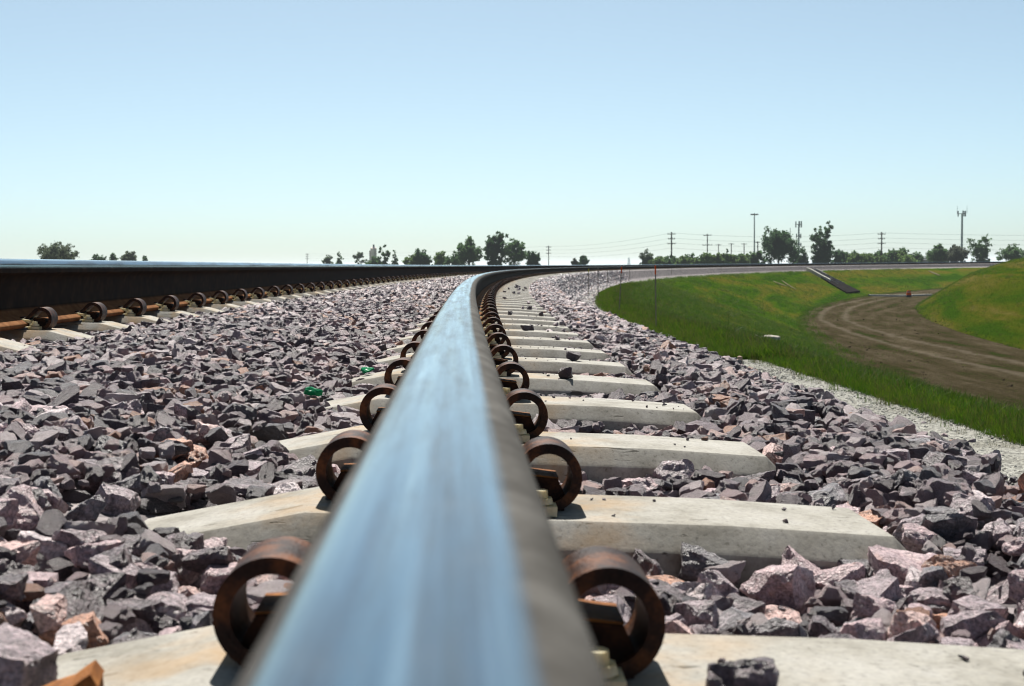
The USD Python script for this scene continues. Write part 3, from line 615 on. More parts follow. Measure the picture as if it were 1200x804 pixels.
# chips and fines in the gaps and on the ties
frng = np.random.default_rng(66)
n = 12000; s_ = .4 + 5.6 * frng.random(n) ** 1.3; l_ = frng.uniform(-1.4, 2.0, n); g_ = np.exp(frng.normal(math.log(.013), .35, n)).clip(.006, .024)
z_ = bed_z(s_, l_) + frng.uniform(-.030, .004, n)
on = (tie_phase(s_) < .112) & (s_ > S0 - .2) & (((l_ > -.42) & (l_ < .53)) | (l_ < -1.16)) | (np.abs(l_) < .085) | (np.abs(l_ + GA) < .085)
s_, l_, z_, g_ = s_[~on], l_[~on], z_[~on], g_[~on]
n = 150; kk = frng.integers(0, 12, n); st_ = S0 + SP * kk + frng.uniform(-.075, .075, n); lt_ = np.where(frng.random(n) < .8, frng.uniform(.16, .46, n), frng.uniform(-.14, -.12, n)); gt_ = np.exp(frng.normal(math.log(.006), .4, n)).clip(.003, .014)
instancer('stone_chips', PROTO, np.vstack([canted(s_, l_, z_), canted(st_, lt_, SEAT + gt_ * .2 - .004 * np.clip((lt_ - .3) / .17, 0, 1))]), pick(frng, len(s_) + n), lay_quat(frng, len(s_) + n, .5), np.vstack([sized(g_, frng), sized(gt_, frng)]), label='small stone chips in the gaps of the ballast and on the ties', cat='chippings')
# pale gravel
prng = np.random.default_rng(44)
PEB = [(rock(prng, 1.0, 0, (1, .8, .65), 6), PEBBLE[i], False) for i in (0, 0, 0, 1, 1, 1, 2, 3, 3)]
n = 62000; sl = 2.5 + 24 * prng.random(n) ** 1.25; lt = prng.uniform(1.95, 2.90, n); g_ = prng.uniform(.008, .022, n)
instancer('gravel_stones', PEB, flat(sl, lt, z_inner(lt) + prng.uniform(-.004, .004, n)), prng.integers(0, len(PEB), n), lay_quat(prng, n, .8), sized(g_, prng), label='pale small gravel in a band at the foot of the ballast', cat='gravel')

# ------------------------------------------------------------------ grass
def tuft(rng, n, h, spread, lean, w):
    V, F = [], []
    for k in range(n):
        a = rng.uniform(0, 2 * np.pi); r = spread * rng.random() ** .5; b = np.array([r * math.cos(a), r * math.sin(a), -.02])
        hh = h * rng.uniform(.5, 1.1); d = rng.uniform(0, 2 * np.pi); ln = lean * rng.uniform(.2, 1.2); dv = np.array([math.cos(d), math.sin(d), 0])
        wv = np.array([-math.sin(d + .7), math.cos(d + .7), 0]) * w
        o = len(V)
        for t in (0, .45, .8):
            c = b + dv * ln * hh * t * t + np.array([0, 0, hh * t * (1 - .25 * ln * t)])
            V += [c - wv * (1 - t * .6), c + wv * (1 - t * .6)]
        V.append(b + dv * ln * hh + np.array([0, 0, hh * (1 - .25 * ln)]))
        F += [[o, o + 1, o + 3], [o, o + 3, o + 2], [o + 2, o + 3, o + 5], [o + 2, o + 5, o + 4], [o + 4, o + 5, o + 6]]
    return (np.array(V), np.array(F))
grng = np.random.default_rng(55)
TUFT = [(tuft(grng, 16, .17, .07, .5, .0022), BLADE[i], False) for i in (0, 0, 0, 0, 1, 1, 1, 2)] 
def grass(name, n, s0, s1, l0, l1, hs, label, bias=1.3, dry=.08, wide=1.0):
    s = s0 + (s1 - s0) * grng.random(n) ** bias; l = l0 + (l1 - l0) * grng.random(n) ** 1.15
    patch = meshkit.noise(np.c_[s * .5, l * .9, np.zeros(n)])
    sc0 = hs * grng.uniform(.55, 1.25, n) * (1 + .6 * patch)
    sc0 = sc0 * (.45 + .55 * np.clip((l - l0) / .5, 0, 1)) if l1 - l0 < 3 else sc0
    p = np.r_[np.full(4, (1 - dry) * .62 / 4), np.full(3, (1 - dry) * .38 / 3), dry]
    idx = grng.choice(8, n, p=p)
    instancer(name, TUFT, flat(s, l, z_inner(l)), idx, lay_quat(grng, n, .12), np.stack([sc0 * wide, sc0 * wide, sc0], -1), label=label, cat='grass')
grass('verge_grass', 30000, 3.0, 34, 2.74, 4.4, .9, 'tall green grass along the edge of the pale gravel', dry=.14)
grass('far_verge_grass', 12000, 13, 64, 2.38, 3.3, .9, 'green and yellowish grass growing over the gravel edge farther along the curve', 1.5, .2)
grass('verge_weeds', 700, 5, 34, 2.58, 3.0, .75, 'sparse yellowish weeds at the edge of the pale gravel', dry=.45)
grass('slope_grass', 34000, 8, 75, 3.0, 10.6, .8, 'short green grass covering the embankment slope', 1.25, .06, 1.5)
grass('far_slope_grass', 12000, 60, 215, 2.6, 10.8, .9, 'green grass on the far part of the embankment slope', 1.0, .08, 2.2)
grass('hill_grass', 12000, 30, 170, 18.2, 28.5, .7, 'green and straw coloured grass on the hill at the right', 1.0, .22, 2.0)
def weed(px, r, h, label):                    # a taller stalk with leaves
    p = at_range(px, r); s, l = to_sl(p); g = flat(s, l, z_inner(l))
    t = thing('tall_weed', label, 'weed', loc=g)
    part(t, 'stem', limb([(0, 0, -.02), (.01, 0, h * .5), (.03, .01, h)], [.004, .003, .0015], 5), BLADE[0])
    part(t, 'leaves', tuft(grng, 26, h * .8, .05, .9, .006), BLADE[0])
weed(852, 17, .42, 'tall dark weed on the grass slope above the pale lumps of sacking')
weed(1018, 22, .40, 'dark weed standing out above the grass beside the dirt road')

DIRTC = mat('clod_look', {'p': ('principled_bsdf', {'base_color': (.026, .021, .014), 'roughness': 1.0, 'specular_ior_level': 0.0})}, [])
CLOD = [(rock(grng, 1.0, 0, (1, .85, .6), 7), DIRTC, False) for _ in range(5)]
n = 9000; cs = 24 + 170 * grng.random(n) ** 1.3; cl_ = 10.3 + 8.2 * grng.random(n); g_ = np.exp(grng.normal(-2.6, .5, n)).clip(.03, .28)
ok = np.abs(np.abs(cl_ - np.interp(cs, RUT_S, RUT_L)) - .8) > .4; cs, cl_, g_ = cs[ok], cl_[ok], g_[ok]
instancer('dirt_clods', CLOD, flat(cs, cl_, z_inner(cl_)), grng.integers(0, 5, len(cs)), lay_quat(grng, len(cs), .4), np.stack([g_, g_, g_ * .6], -1), label='loose clods of earth scattered over the dirt road', cat='earth')
grass('road_edge_grass', 5000, 24, 200, 9.9, 11.4, .9, 'grass creeping over the edge of the dirt road')
grass('road_weeds', 2600, 26, 150, 10.4, 18.2, .55, 'thin young grass growing in patches on the dirt road', dry=.2)
# ------------------------------------------------------------------ trees and bushes
LR = np.random.default_rng(77)
def crown_mesh(rng, lobes, n, leaf):
    V, F = [], []
    lobes = np.asarray(lobes, float); lobes[:, 3] *= 1.3; n = int(n * 2.6); w = lobes[:, 3] ** 2; w /= w.sum()
    # each lobe carries its own small clumps, so that gaps stay between them
    cl = []
    for k in range(len(lobes)):
        x, y, z_, r = lobes[k]
        m = max(8, int(40 * w[k] * len(lobes) ** .5))
        d = rng.normal(size=(m, 3)); d /= np.linalg.norm(d, axis=1, keepdims=True)
        q = np.array([x, y, z_]) + d * (r * rng.uniform(.3, 1.0, (m, 1))) * [1, 1, .95]
        cl += [(*c, r * rng.uniform(.22, .42)) for c in q]
    cl = np.array(cl); cw = cl[:, 3] ** 2; cw /= cw.sum()
    pick_ = rng.choice(len(cl), n, p=cw)
    d = rng.normal(size=(n, 3)); d /= np.linalg.norm(d, axis=1, keepdims=True)
    c = cl[pick_, :3] + d * (cl[pick_, 3:] * rng.uniform(.2, 1.1, (n, 1)))
    u = rng.normal(size=(n, 3)); u /= np.linalg.norm(u, axis=1, keepdims=True)
    v = np.cross(u, rng.normal(size=(n, 3))); v /= np.linalg.norm(v, axis=1, keepdims=True)
    sz = leaf * rng.uniform(.6, 1.3, (n, 1))
    V = np.stack([c - u * sz, c + v * sz * .6, c + u * sz, c - v * sz * .6], 1).reshape(-1, 3)
    i = np.arange(n) * 4; F = np.vstack([np.c_[i, i + 1, i + 2], np.c_[i, i + 2, i + 3]])
    return V, F
GZ = -3.95
def tree(x0, x1, ytop, r, kind, label, name='leafy_tree', shape='round', n=2200, group=None, yh=309.5):
    px = (x0 + x1) / 2; g = at_range(px, r, GZ)
    D = (g - CAM) @ fwd; m_px = D / FPX
    yh = 312.3 + (px - 600) * -0.0095
    hgt = (yh - ytop) * m_px - GZ; wid = (x1 - x0) * m_px
    rng = np.random.default_rng(int(px * 7 + ytop * 3))
    wid *= 1.12; vis = (yh - ytop) * m_px                    # the part that shows above the line
    if shape == 'bush':
        base = max(0.2, hgt - vis - 1.6); lobes = [(rng.uniform(-.34, .34) * wid, rng.uniform(-.3, .3) * wid, base + (hgt - base) * t, wid * rng.uniform(.17, .26)) for t in rng.uniform(.1, .85, 9)]
        lobes += [(0, 0, hgt - wid * .18, wid * .18)]
    elif shape == 'tall':
        base = hgt * .22; lobes = [(rng.uniform(-.28, .28) * wid * (1.15 - t), rng.uniform(-.25, .25) * wid, base + (hgt - base) * t, wid * rng.uniform(.15, .24) * (1.15 - .55 * t)) for t in np.linspace(.02, .94, 13)]
    elif shape == 'fork':
        base = hgt * .25; lobes = []
        for (sx, tp) in ((-.19, .93), (.20, 1.0)):
            lobes += [(sx * wid * (.4 + .6 * t) + rng.normal(0, .05) * wid, rng.normal(0, .12) * wid, base + (hgt * tp - base) * t * .95, wid * rng.uniform(.14, .23)) for t in np.linspace(.05, .96, 9)]
    elif shape == 'sparse':
        base = hgt * .3; lobes = [(rng.uniform(-.42, .42) * wid, rng.uniform(-.3, .3) * wid, base + (hgt - base) * t, wid * rng.uniform(.09, .17)) for t in rng.uniform(0, .95, 12)]
        lobes += [(0, 0, hgt - wid * .12, wid * .12)]
    elif shape == 'cone':
        base = hgt * .25; lobes = [(rng.uniform(-.3, .3) * wid * (1.05 - t), rng.uniform(-.3, .3) * wid * (1.05 - t), base + (hgt - base) * t, wid * (.28 * (1.08 - t) + .05)) for t in np.linspace(0, .95, 11)]
    else:
        base = hgt * .35; cz = (base + hgt) / 2; hz = (hgt - base) / 2
        lobes = []
        for _ in range(24):
            d = rng.normal(size=3); d /= np.linalg.norm(d); q = rng.uniform(.4, .82)
            lobes.append((d[0] * wid / 2 * q, d[1] * wid / 2 * q, cz + d[2] * hz * q * .95, wid * rng.uniform(.13, .22)))
        lobes += [(0, 0, cz, wid * .25), (0, 0, hgt - wid * .16, wid * .16)]
    t = thing(name, label, 'bush' if shape == 'bush' else 'tree', group, loc=g)
    tr = [limb([(0, 0, -.3), (.02 * wid, 0, hgt * .3), (0, .02 * wid, hgt * .62), (.03 * wid, 0, hgt * .86)], [max(.1, hgt * .020), hgt * .016, hgt * .009, .02])]
    for q in lobes[:9]:
        q = np.array(q[:3]); b0 = np.array([0, 0, max(hgt * .12, q[2] - .5 * math.hypot(q[0], q[1]) - .12 * hgt)])
        tr.append(limb([b0, (b0 + q) / 2 + [0, 0, .04 * hgt], q], [hgt * .008, hgt * .005, .02], 5))
    part(t, 'trunk', cat_(*tr), BARK)
    part(t, 'crown', crown_mesh(rng, lobes, n, max(.13, m_px * 1.3)), LEAF[kind])
T = tree
T(42, 88, 281, 330, 'olive', 'wide olive green tree at the far left above the dark rail', n=2600)
T(100, 122, 298.5, 420, 'dark', 'low dark bush just right of the wide olive tree', 'bush', 'bush', 900)
T(124, 140, 297, 420, 'mid', 'small bush, left one of the pair at the far left', 'bush', 'bush', 700)
T(142, 159, 293.5, 420, 'olive', 'small round tree at the far left, right of the pair of low bushes', n=900)
T(164, 174, 300, 450, 'mid', 'tiny bush, last one to the right of the far left group', 'bush', 'bush', 400)
T(377, 390, 299.5, 480, 'pale', 'small pale bush beside the lone pole left of the silo', 'bush', 'bush', 600)
T(391, 404, 294.5, 480, 'mid', 'small pointed tree left of the silo', shape='cone', n=700)
T(413, 429, 296, 480, 'pale', 'thin pale sapling with see-through crown left of the silo', shape='sparse', n=420)
T(430, 446, 300, 430, 'mid', 'low bush in front of the silo', 'bush', 'bush', 700)
T(445, 458, 286.5, 430, 'mid', 'slender tree with a tufted top just right of the silo', shape='sparse', n=700)
T(457, 468, 292.5, 430, 'mid', 'narrow upright tree, second one right of the silo', shape='cone', n=700)
T(474, 490, 299, 400, 'bright', 'light green bush at the foot of the dark round tree', 'bush', 'bush', 800)
T(484, 506, 291.5, 400, 'dark', 'dark round dense tree between the silo and the tall group', n=1800)
T(509, 528, 294.5, 390, 'bright', 'bright green bush left of the tall group in the centre', 'bush', 'bush', 1100)
T(522, 544, 294, 385, 'mid', 'green bush touching the first tall tree of the centre group', 'bush', 'bush', 1100)
T(535, 565, 277, 380, 'mid', 'large spreading tree, first of the tall centre group', n=2300)
T(566, 594, 274, 380, 'dark', 'tallest tree of the centre group, dark with a forked top', shape='fork', n=3000)
T(588, 616, 279, 380, 'mid', 'tree with a see-through crown, third of the tall centre group', shape='round', n=1500)
T(615, 634, 295, 385, 'dark', 'dark twin-topped low tree right of the tall centre group', shape='fork', n=1500)
T(669, 677, 303, 420, 'grey', 'small dark brown bush right of the lone pole in the centre', 'bush', 'bush', 400)
T(678, 690, 299, 420, 'dark', 'small dark tree right of the lone pole in the centre', n=800)
T(750, 765, 293, 400, 'pale', 'pale tree at the left end of the right-hand hedge', n=900)
bush_tops = [(764, 776, 301, 'bright'), (775, 786, 302, 'bright'), (784, 795, 299, 'mid'), (794, 806, 301, 'bright'), (804, 815, 299.5, 'mid'), (812, 824, 301, 'bright'), (820, 834, 297, 'bright'), (831, 843, 298, 'mid'),
             (841, 850, 297, 'bright'), (854, 864, 299, 'bright'), (862, 871, 297, 'mid'), (869, 880, 298, 'bright'), (878, 890, 294, 'mid'), (929, 938, 296, 'dark'), (976, 988, 295, 'dark'), (986, 998, 296.5, 'mid'),
             (996, 1008, 295, 'mid'), (1006, 1018, 298, 'bright'), (1016, 1029, 298, 'mid'), (1027, 1040, 296.5, 'mid'), (1038, 1050, 293, 'mid'), (1050, 1062, 292.5, 'mid'), (1066, 1078, 297, 'mid')]
words = {'bright': 'bright green', 'mid': 'mid green', 'dark': 'dark green'}
more = []
for (a, b, y, k), (c, d, y2, k2) in zip(bush_tops[:-1], bush_tops[1:]):      # lower bushes fill the gaps of the hedge
    if c - b < 5: more.append(((a + b) / 2, (c + d) / 2, max(y, y2) + .8, 'mid' if k == 'bright' else 'bright'))
runs = {}
for q in sorted(bush_tops + more, key=lambda q: q[0] + q[1]):
    xm = (q[0] + q[1]) / 2
    runs.setdefault('in the hedge left of the big round tree' if xm < 892 else 'between the two big trees at the right' if xm < 945 else 'in the hedge right of the tall ragged tree', []).append(q)
for place, mem in runs.items():
    for j, (a, b, y, k) in enumerate(mem):
        w = '' if len(mem) == 1 else f', {ORDW[j]} from left'
        T(a - 3, b + 3, y, 395 + (j % 3) * 8 if b < 892 else 420 + (j % 3) * 8, k, f'{words[k]} bush {place}{w}', 'hedge_bush', 'bush', 800, group='bushes of the distant hedge')
T(848, 856, 291, 392, 'mid', 'slim upright tree rising out of the hedge left of the tall lamp mast', shape='cone', n=700)
T(889, 934, 271.5, 400, 'dark', 'big dark round tree beside the tall lamp mast', n=4200)
T(934, 948, 288, 410, 'dark', 'dark narrow tree at the foot of the antenna tower', shape='cone', n=1100)
T(947, 979, 265, 405, 'dark', 'tall ragged dark tree right of the antenna tower', shape='fork', n=2600)
T(1086, 1112, 286.5, 430, 'mid', 'rounded green tree left of the tall mobile phone mast', n=1900)
T(1109, 1133, 288, 425, 'grey', 'greyish brown tree at the foot of the tall mobile phone mast', n=1700)
T(1136, 1164, 278, 430, 'mid', 'sparse two-topped tree right of the tall mobile phone mast', shape='fork', n=1100)
T(1172, 1199, 288, 430, 'mid', 'bushy tree at the far right beside a small pole', n=1300)

# ------------------------------------------------------------------ poles, masts, wires, far buildings
def base_of(px, r): return at_range(px, r, GZ)
def height_of(px, r, y):
    D = (at_range(px, r, GZ) - CAM) @ fwd
    return (312.3 + (px - 600) * -0.0095 - y) * D / FPX - GZ
def cat_wire(a, b, sag, n=14):
    t = np.linspace(0, 1, n)[:, None]; p = a + (b - a) * t; p[:, 2] -= (4 * sag * t * (1 - t))[:, 0]; return p
AR = {}
def pole(px, r, y, label, arms, name='utility_pole', rad=.17, group=None, look=WOODPOLE):
    g = base_of(px, r); h = height_of(px, r, y)
    t = thing(name, label, 'pole', group, loc=g)
    part(t, 'pole', cyl((0, 0, -.3), (0, 0, h), rad, rad * .7, 8), look, 40)
    for (dz, w) in arms:
        part(t, 'crossarm', box(-w / 2, w / 2, -.08, .08, h - dz - .09, h - dz + .09), look)
        for sx in (-.9, -.35, .35, .9):
            part(t, 'insulator', cyl((sx * w / 2, 0, h - dz + .09), (sx * w / 2, 0, h - dz + .38), .09, .06, 6), LATEX)
    return g, h
PA = [(360, 900, 297, 'lone thin pole left of the silo'), (643, 600, 288, 'lone pole in the centre, right of the tall trees'), (787, 400, 272, 'tall dark pole with many insulators at the left of the hedge'),
      (1033, 420, 272, 'tall pole with three cross arms right of the tall ragged tree')]
tops = [pole(px, r, y, lb, [(.6, 2.4), (2.0, 2.0), (3.4, 2.4)], rad=.26 if r < 500 else .24) for px, r, y, lb in PA]
gE = base_of(1500, 480); tops_ext = tops + [(gE, tops[-1][1])]
pole(829, 440, 274, 'second tall pole right of the dark pole with many insulators', [(.5, 2.6), (3.6, 3.2)], rad=.22)
for px, y, wd in ((842, 286, 'leftmost'), (857, 285, 'middle one'), (872, 285, 'rightmost')):
    pole(px, 620, y, f'small distant pole above the hedge left of the lamp mast, {wd} of three', [(.4, 2.6)], rad=.26)
pole(888, 520, 283, 'short pole right beside the tall lamp mast', [(.4, 1.6)], rad=.28)
pole(926, 540, 267, 'thin pole rising behind the big dark round tree', [(5.0, .8)], rad=.14)
pole(1188, 500, 285, 'small pole at the far right beside the bushy tree', [(.5, 4.0), (1.7, 3.0)], rad=.28)
names = ['topmost', 'second', 'third', 'lowest']
for k, dz in enumerate((.2, 1.7, 3.1, 4.6)):
    segs = []
    for (a, ha), (b, hb) in zip(tops_ext[:-1], tops_ext[1:]):
        if a is tops_ext[0][0] and False: continue
        segs.append(limb(cat_wire(a + [0, 0, ha - dz], b + [0, 0, hb - dz], 1.2), [.022] * 14, 4))
    single('power_line', cat_(*segs), WIRE, f'{names[k]} thin power line strung between the poles behind the trees', 'power line')
def lamp_mast():
    g = base_of(884, 560); h = height_of(884, 560, 250)
    t = thing('high_mast_light', 'very tall slender lamp mast with a ring of lamps, above the big round tree', 'lamp mast', loc=g)
    part(t, 'mast', cyl((0, 0, -.3), (0, 0, h), .36, .20, 10), GALV, 40)
    part(t, 'lamp_ring', cat_(*[cyl((math.cos(a) * .9, math.sin(a) * .9, h - .5), (math.cos(b) * .9, math.sin(b) * .9, h - .5), .08, .08, 5) for a, b in zip(np.linspace(0, 2 * np.pi, 9)[:-1], np.linspace(0, 2 * np.pi, 9)[1:])], cyl((-.9, 0, h - .5), (.9, 0, h - .5), .07), cyl((0, -.9, h - .5), (0, .9, h - .5), .07)), DARKSTEEL)
    for a in np.linspace(0, 2 * np.pi, 7)[:-1]:
        part(t, 'lamp', cyl((math.cos(a) * 1.3, math.sin(a) * 1.3, h - .75), (math.cos(a) * 1.25, math.sin(a) * 1.25, h - .25), .5, .22, 8), LAMPG)
lamp_mast()
def mono(px, r, y, rad, label, antennas, ywhip=None):
    g = base_of(px, r); h = height_of(px, r, y)
    t = thing('phone_mast', label, 'mast', loc=g)
    part(t, 'mast', cyl((0, 0, -.3), (0, 0, h), rad, rad * .72, 12), GALV, 40)
    for (dz, w, ah) in antennas:
        ring = [np.array([math.cos(a) * w / 2, math.sin(a) * w / 2, h - dz]) for a in np.linspace(.4, 2 * np.pi + .4, 4)]
        part(t, 'platform', cat_(*[cyl(ring[i], ring[i + 1], .10, .10, 6) for i in range(3)], *[cyl((0, 0, h - dz), ring[i], .09, .09, 6) for i in range(3)]), DARKSTEEL)
        for i in range(3):
            for tt in (.12, .88):
                c = ring[i] * (1 - tt) + ring[i + 1] * tt
                part(t, 'antenna', box(c[0] - .11, c[0] + .11, c[1] - .11, c[1] + .11, c[2] - ah / 2, c[2] + ah / 2), GALV)
    if ywhip:
        hw = height_of(px, r, ywhip)
        for sx in (-1.7, 1.7): part(t, 'whip_antenna', cyl((sx, 0, h), (sx, 0, hw), .07, .03, 5), DARKSTEEL)
    return t
mono(1127, 500, 250.5, .42, 'tall mobile phone mast with antennas on top at the right', [(0, 3.4, 2.0)], 241)
mono(936, 480, 263, .36, 'antenna tower with three antenna platforms between the two big trees', [(0, 2.6, 2.2), (4.0, 2.0, 1.6), (7.0, 2.2, 1.2)])
def silo():
    g = base_of(438, 640); h = height_of(438, 640, 290)
    t = thing('grain_silo', 'grey brown silo tower with a small cap rising behind the bushes on the left', 'silo', loc=g)
    part(t, 'shell', cyl((0, 0, -.3), (0, 0, h - .4), 1.45, 1.45, 20), SILO, 40)
    part(t, 'roof', cyl((0, 0, h - .4), (0, 0, h + .3), 1.5, .5, 16), SILO)
    part(t, 'cap', cat_(cyl((.1, 0, h + .3), (.1, 0, h + 1.2), .42, .42, 10), cyl((.1, 0, h + 1.2), (.1, 0, h + 1.5), .5, .1, 10)), DARKSTEEL)
    part(t, 'elevator_leg', box(-2.0, -1.47, -.3, .3, -.3, h - 1.4), SILO)
    part(t, 'ladder', cat_(box(.5, .56, -1.56, -1.5, 0, h), box(.9, .96, -1.56, -1.5, 0, h), *[box(.56, .9, -1.55, -1.51, zz, zz + .05) for zz in np.arange(.3, h - .3, .5)]), DARKSTEEL)
silo()
def shed():
    g = base_of(1083, 470); t = thing('grey_building', 'low grey building with a dark roof partly hidden behind the trees at the right', 'building', loc=g)
    W, Dp, h0 = 14, 8, height_of(1083, 470, 304.5); h1 = height_of(1083, 470, 301)
    part(t, 'wall', box(-W / 2, W / 2, -Dp / 2, Dp / 2, -.3, h0), GREYWALL)
    rf = trimesh.Trimesh([(-W / 2 - .4, -Dp / 2 - .4, h0), (W / 2 + .4, -Dp / 2 - .4, h0), (W / 2 + .4, Dp / 2 + .4, h0), (-W / 2 - .4, Dp / 2 + .4, h0), (-W / 2 - .4, 0, h1), (W / 2 + .4, 0, h1)],
                         [[0, 1, 5], [0, 5, 4], [2, 3, 4], [2, 4, 5], [3, 0, 4], [1, 2, 5], [0, 2, 1], [0, 3, 2]]); part(t, 'roof', rf, ROOF)
    for k in range(4):
        x = -W / 2 + 2 + k * 3.2; f = part(t, 'window', box(x, x + 1.3, -Dp / 2 - .06, -Dp / 2 - .003, h0 - 2.0, h0 - .8), WHITE)
        part(f, 'pane', box(x + .1, x + 1.2, -Dp / 2 - .09, -Dp / 2 - .063, h0 - 1.9, h0 - .9), ROOF)
shed()
def blue_tower():
    g = base_of(737, 1500); h = height_of(737, 1500, 302)
    t = thing('lattice_tower', 'tiny pale blue lattice tower on the horizon left of the hedge', 'tower', loc=g)
    legs = [cyl((sx * 1.9, sy * 1.9, -.3), (sx * .5, sy * .5, h), .22, .16, 5) for sx in (-1, 1) for sy in (-1, 1)]
    part(t, 'legs', cat_(*legs), BLUEST)
    br = []
    zs = np.linspace(1, h, 7)
    for a, b in zip(zs[:-1], zs[1:]):
        wa, wb = 1.9 - 1.4 * a / h, 1.9 - 1.4 * b / h
        for sy in (-1, 1): br += [cyl((-wa, sy * wa, a), (wb, sy * wb, b), .12, .12, 4), cyl((wa, sy * wa, a), (-wb, sy * wb, b), .12, .12, 4)]
    part(t, 'bracing', cat_(*br), BLUEST)
blue_tower()

# ------------------------------------------------------------------ small things along the line
def ground_sl(px, py, lmin=0.95):              # where the sight line through a pixel meets the right-hand ground
    d = ray(px, py); t = np.linspace(1, 260, 52000); P = CAM + d * t[:, None]; s, l = to_sl(P)
    hit = (P[:, 2] < z_inner(np.maximum(l, .85))) & (l > lmin)
    k = np.argmax(hit); return P[k], s[k], l[k]
def lath(px, py, ytop, lean, label, top, w=.017):
    p, s_, l_ = ground_sl(px, py); D = (p - CAM) @ fwd; h = (py - ytop) * D / FPX
    t = thing('survey_stake', label, 'stake', loc=p)
    tip = np.array([lean * h, 0, h])
    part(t, 'lath', limb([(0, 0, -.1), tip * .86], [w / 2, w / 2], 6), STAKEW)
    part(t, 'painted_top', limb([tip * .86, tip], [w * .62, w * .62], 6), top)
lath(769, 388, 311, -.01, 'tallest thin survey stake with an orange top on the grass bank', ORANGE)
lath(725, 367, 312.5, .07, 'leaning survey stake with an orange top, second in front of the grass bank', ORANGE, .021)
lath(701, 352, 314, 0, 'thin survey stake standing where the grass bank begins', STAKEW, .02)
lath(690, 346, 315, 0, 'survey stake with a yellow marking at the tip of the gravel strip', YELLOW, .024)
for (px, py, yt, w) in ((712, 334, 316, 'leftmost of five'), (738, 327, 315, 'second from the left of five'), (787, 321, 313.5, 'middle one of five'), (845, 319.5, 313, 'fourth from the left of five'), (873, 319, 313, 'rightmost of five')):
    lath(px, py, yt, 0, 'thin distant marker stake at the far ballast edge, ' + w, STAKEW, .03)
p, s_, l_ = ground_sl(867, 433, 1.9)
t = thing('wooden_peg', 'short pale square wooden peg sticking out of the gravel', 'peg', loc=p)
part(t, 'post', box(-.019, .019, -.019, .019, -.05, .112), PALEWOOD); part(t, 'top_chamfer', trimesh.Trimesh([(-.019, -.019, .112), (.019, -.019, .112), (.019, .019, .112), (-.019, .019, .112), (0, 0, .119)], [[0, 1, 4], [1, 2, 4], [2, 3, 4], [3, 0, 4]]), PALEWOOD)
pa, _, _ = ground_sl(822, 416, 1.7); pb, _, _ = ground_sl(878, 437, 1.9)
bd = cat_(*[box(-.5, .5, a, b, .0, .02) for a, b in ((-.05, -.002), (.002, .05))]); dv = pb - pa; ln = np.linalg.norm(dv)
bd.vertices[:, 0] *= ln; an = math.atan2(dv[1], dv[0])
bd.apply_transform(trimesh.transformations.rotation_matrix(an, [0, 0, 1])); bd.vertices[:, 2] += (bd.vertices @ [math.cos(an), math.sin(an), 0]) * dv[2] / np.hypot(dv[0], dv[1])
single('old_board', bd, BOARD, 'dark weathered board lying on the pale gravel beside the wooden peg', 'board', m=Gf.Matrix4d(1).SetTranslate(Gf.Vec3d(*map(float, (pa + pb) / 2 + [0, 0, .012]))))
def sack(px, py, w, h, label):
    p, s_, l_ = ground_sl(px, py, 3); D = (p - CAM) @ fwd; m = trimesh.creation.icosphere(3, 1.0)
    q = m.vertices; q = q + meshkit.noise(q * 2.2 + px)[:, None] * q * .25
    q = q * [w * D / FPX / 2, .16, h * D / FPX / 2]; m.vertices = q
    single('sandbag', m, SACK, label, 'sandbag', smooth=True, m=Gf.Matrix4d(1).SetTranslate(Gf.Vec3d(*map(float, p + [0, 0, .10]))))
sack(880, 400, 22, 6, 'pale lumpy sandbag in the ditch, left one of the two'); sack(902, 400, 24, 7, 'pale lumpy sandbag in the ditch, right one of the two'); 
# riprap chute down the far slope
def bank(s, l, dz=0.0): return flat(s, l, z_inner(l) + dz)
def band(s0, s1, l0, l1, w, h0, h1, dz=0.0):
    a = np.linspace(0, 1, 12); c_s, c_l = s0 + (s1 - s0) * a, l0 + (l1 - l0) * a
    wl = np.interp(a, [0, 1], w)
    rows = []
    for o, h in ((-1, h0), (-1, h1), (1, h1), (1, h0)):
        rows.append(bank(c_s + o * wl / 2, c_l, h + dz))
    V = np.stack(rows, 1).reshape(-1, 3); i = np.arange(48).reshape(12, 4)
    q = np.concatenate([np.stack([i[:-1, j], i[:-1, (j + 1) % 4], i[1:, (j + 1) % 4], i[1:, j]], -1) for j in range(4)])
    q = np.vstack([q, [[0, 3, 2, 1], [44, 45, 46, 47]]])
    return V, q
ch = thing('drain_chute', 'dark lined drain chute with a white edge running down the far grass slope', 'drain chute')
part(ch, 'channel', band(166.0, 153.5, 2.9, 9.4, (3.2, 8.5), -.3, .22), RIPRAP)
part(ch, 'white_edge', band(164.0, 156.8, 2.7, 6.6, (.75, .75), -.2, .46), CONC)
part(ch, 'white_edge', band(168.6, 164.5, 2.7, 4.8, (.2, .2), -.2, .30), CONC)
for o in (-.9, 1.2, 3.0): part(ch, 'side_bar', band(166.0 + o * .5, 157.5 + o, 2.9, 7.4, (.14, .14), -.2, .30), DARKSTEEL)
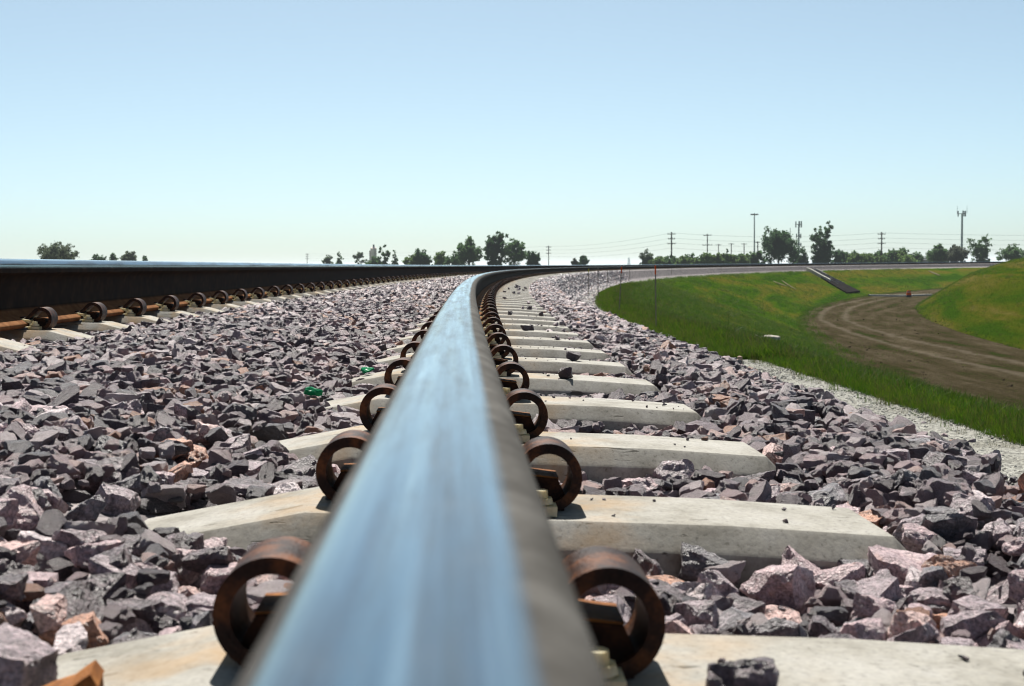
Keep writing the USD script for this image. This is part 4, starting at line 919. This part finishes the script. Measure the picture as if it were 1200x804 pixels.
for (px0, py0, px1, py1, w, lab) in ((906, 331, 922, 337, .5, 'pale bare streak on the grass slope left of the drain chute, upper one'), (916, 330, 933, 341, .5, 'pale bare streak on the grass slope left of the drain chute, lower one'), (1088, 318, 1102, 324, .8, 'pale strip on the far slope near the right hill')):
    _, sa, la = ground_sl(px0, py0, 2.6); _, sb, lb = ground_sl(px1, py1, 2.6)
    a = np.linspace(0, 1, 8); srow = sa + (sb - sa) * a; lrow = la + (lb - la) * a
    V = np.stack([bank(srow - w * np.sin(np.pi * (a * .9 + .05)), lrow, .12), bank(srow, lrow, .17), bank(srow + w * np.sin(np.pi * (a * .9 + .05)), lrow, .12)], 1).reshape(-1, 3)
    i = np.arange(24).reshape(8, 3); q = np.concatenate([np.stack([i[:-1, j], i[:-1, j + 1], i[1:, j + 1], i[1:, j]], -1) for j in (0, 1)])
    single('straw_mat', (V, q), STRAW, lab, 'straw mat')
# pale strip across the end of the dirt road, an orange drum on it
_, sa, la = ground_sl(1018, 347.5, 5); _, sb, lb = ground_sl(1092, 347.0, 5)
a = np.linspace(0, 1, 10); pa, pb = flat(sa, la, 0), flat(sb, lb, 0); q0 = pa + (pb - pa) * a[:, None]; s0_, l0_ = to_sl(q0)
V = []
for o, h in ((-.5, -.3), (-.4, .22), (.4, .22), (.5, -.3)):
    r = q0.copy(); dn = np.array([-(pb - pa)[1], (pb - pa)[0]]); dn /= np.linalg.norm(dn); r[:, :2] += dn * o; r[:, 2] = z_inner(l0_) + h; V.append(r)
V = np.stack(V, 1).reshape(-1, 3); i = np.arange(40).reshape(10, 4)
q = np.concatenate([np.stack([i[:-1, j], i[:-1, j + 1], i[1:, j + 1], i[1:, j]], -1) for j in range(3)])
single('concrete_kerb', (V, q), CONC, 'low pale concrete strip across the far end of the dirt road', 'kerb')
p, _, _ = ground_sl(1065, 349, 5); p[2] += .25; D = (p - CAM) @ fwd; h = 5.8 * D / FPX
t = thing('traffic_drum', 'orange traffic drum at the far end of the dirt road', 'traffic drum', loc=p)
part(t, 'drum', cat_(cyl((0, 0, 0), (0, 0, h * .5), .25, .225, 14), cyl((0, 0, h * .5), (0, 0, h), .215, .185, 14)), ORANGE, 40); part(t, 'base', cyl((0, 0, -.25), (0, 0, .03), .27, .26, 14), PADRUB)
part(t, 'stripe', cyl((0, 0, h * .62), (0, 0, h * .74), .212, .205, 14), WHITE)
# litter on the ballast
for (px, py, sz, lab) in ((368, 459, .028, 'crumpled green plastic scrap among the stones, lower left one of two'), (430, 434, .026, 'crumpled green plastic scrap among the stones close to the near rail')):
    p = on_plane(px, py, -.198); m = rock(srng, sz * 1.4, .3, (1.2, .7, .45))
    single('green_plastic_scrap', m, GREENP, lab, 'plastic scrap', smooth=20, m=stone_matrix(lay_quat(srng, 1, .3)[0], p))
p = on_plane(80, 820, SEAT - .005)
pts = [(-.022, -.004), (-.008, .002), (.004, .006), (.011, .011), (.016, .014)]
m = ribbon(pts, .009, -.016, .016); m = cat_(m, box(.010, .017, -.016, .016, .0, .012))
m.vertices += (meshkit.noise(m.vertices * 60)[:, None] * .002)
single('rusty_scrap', m, SCRAP, 'bent orange rusty steel scrap on the nearest tie at the bottom left', 'steel scrap', m=stone_matrix(quat_axis(np.array([[0, 0, 1.0]]), np.array([.15]))[0], p))

# ------------------------------------------------------------------ the air
HAZE = mat('haze_look', {'v': ('principled_volume', {'color': (.86, .93, 1.0), 'density': .00007, 'anisotropy': .3})}, [], surface=None, volume='v.volume')
hz = trimesh.creation.box([24000, 24000, 36]); hz.apply_translation([0, 0, 13.0])
single('haze', hz, HAZE, 'thin summer haze over the plain', 'haze', kind='stuff')
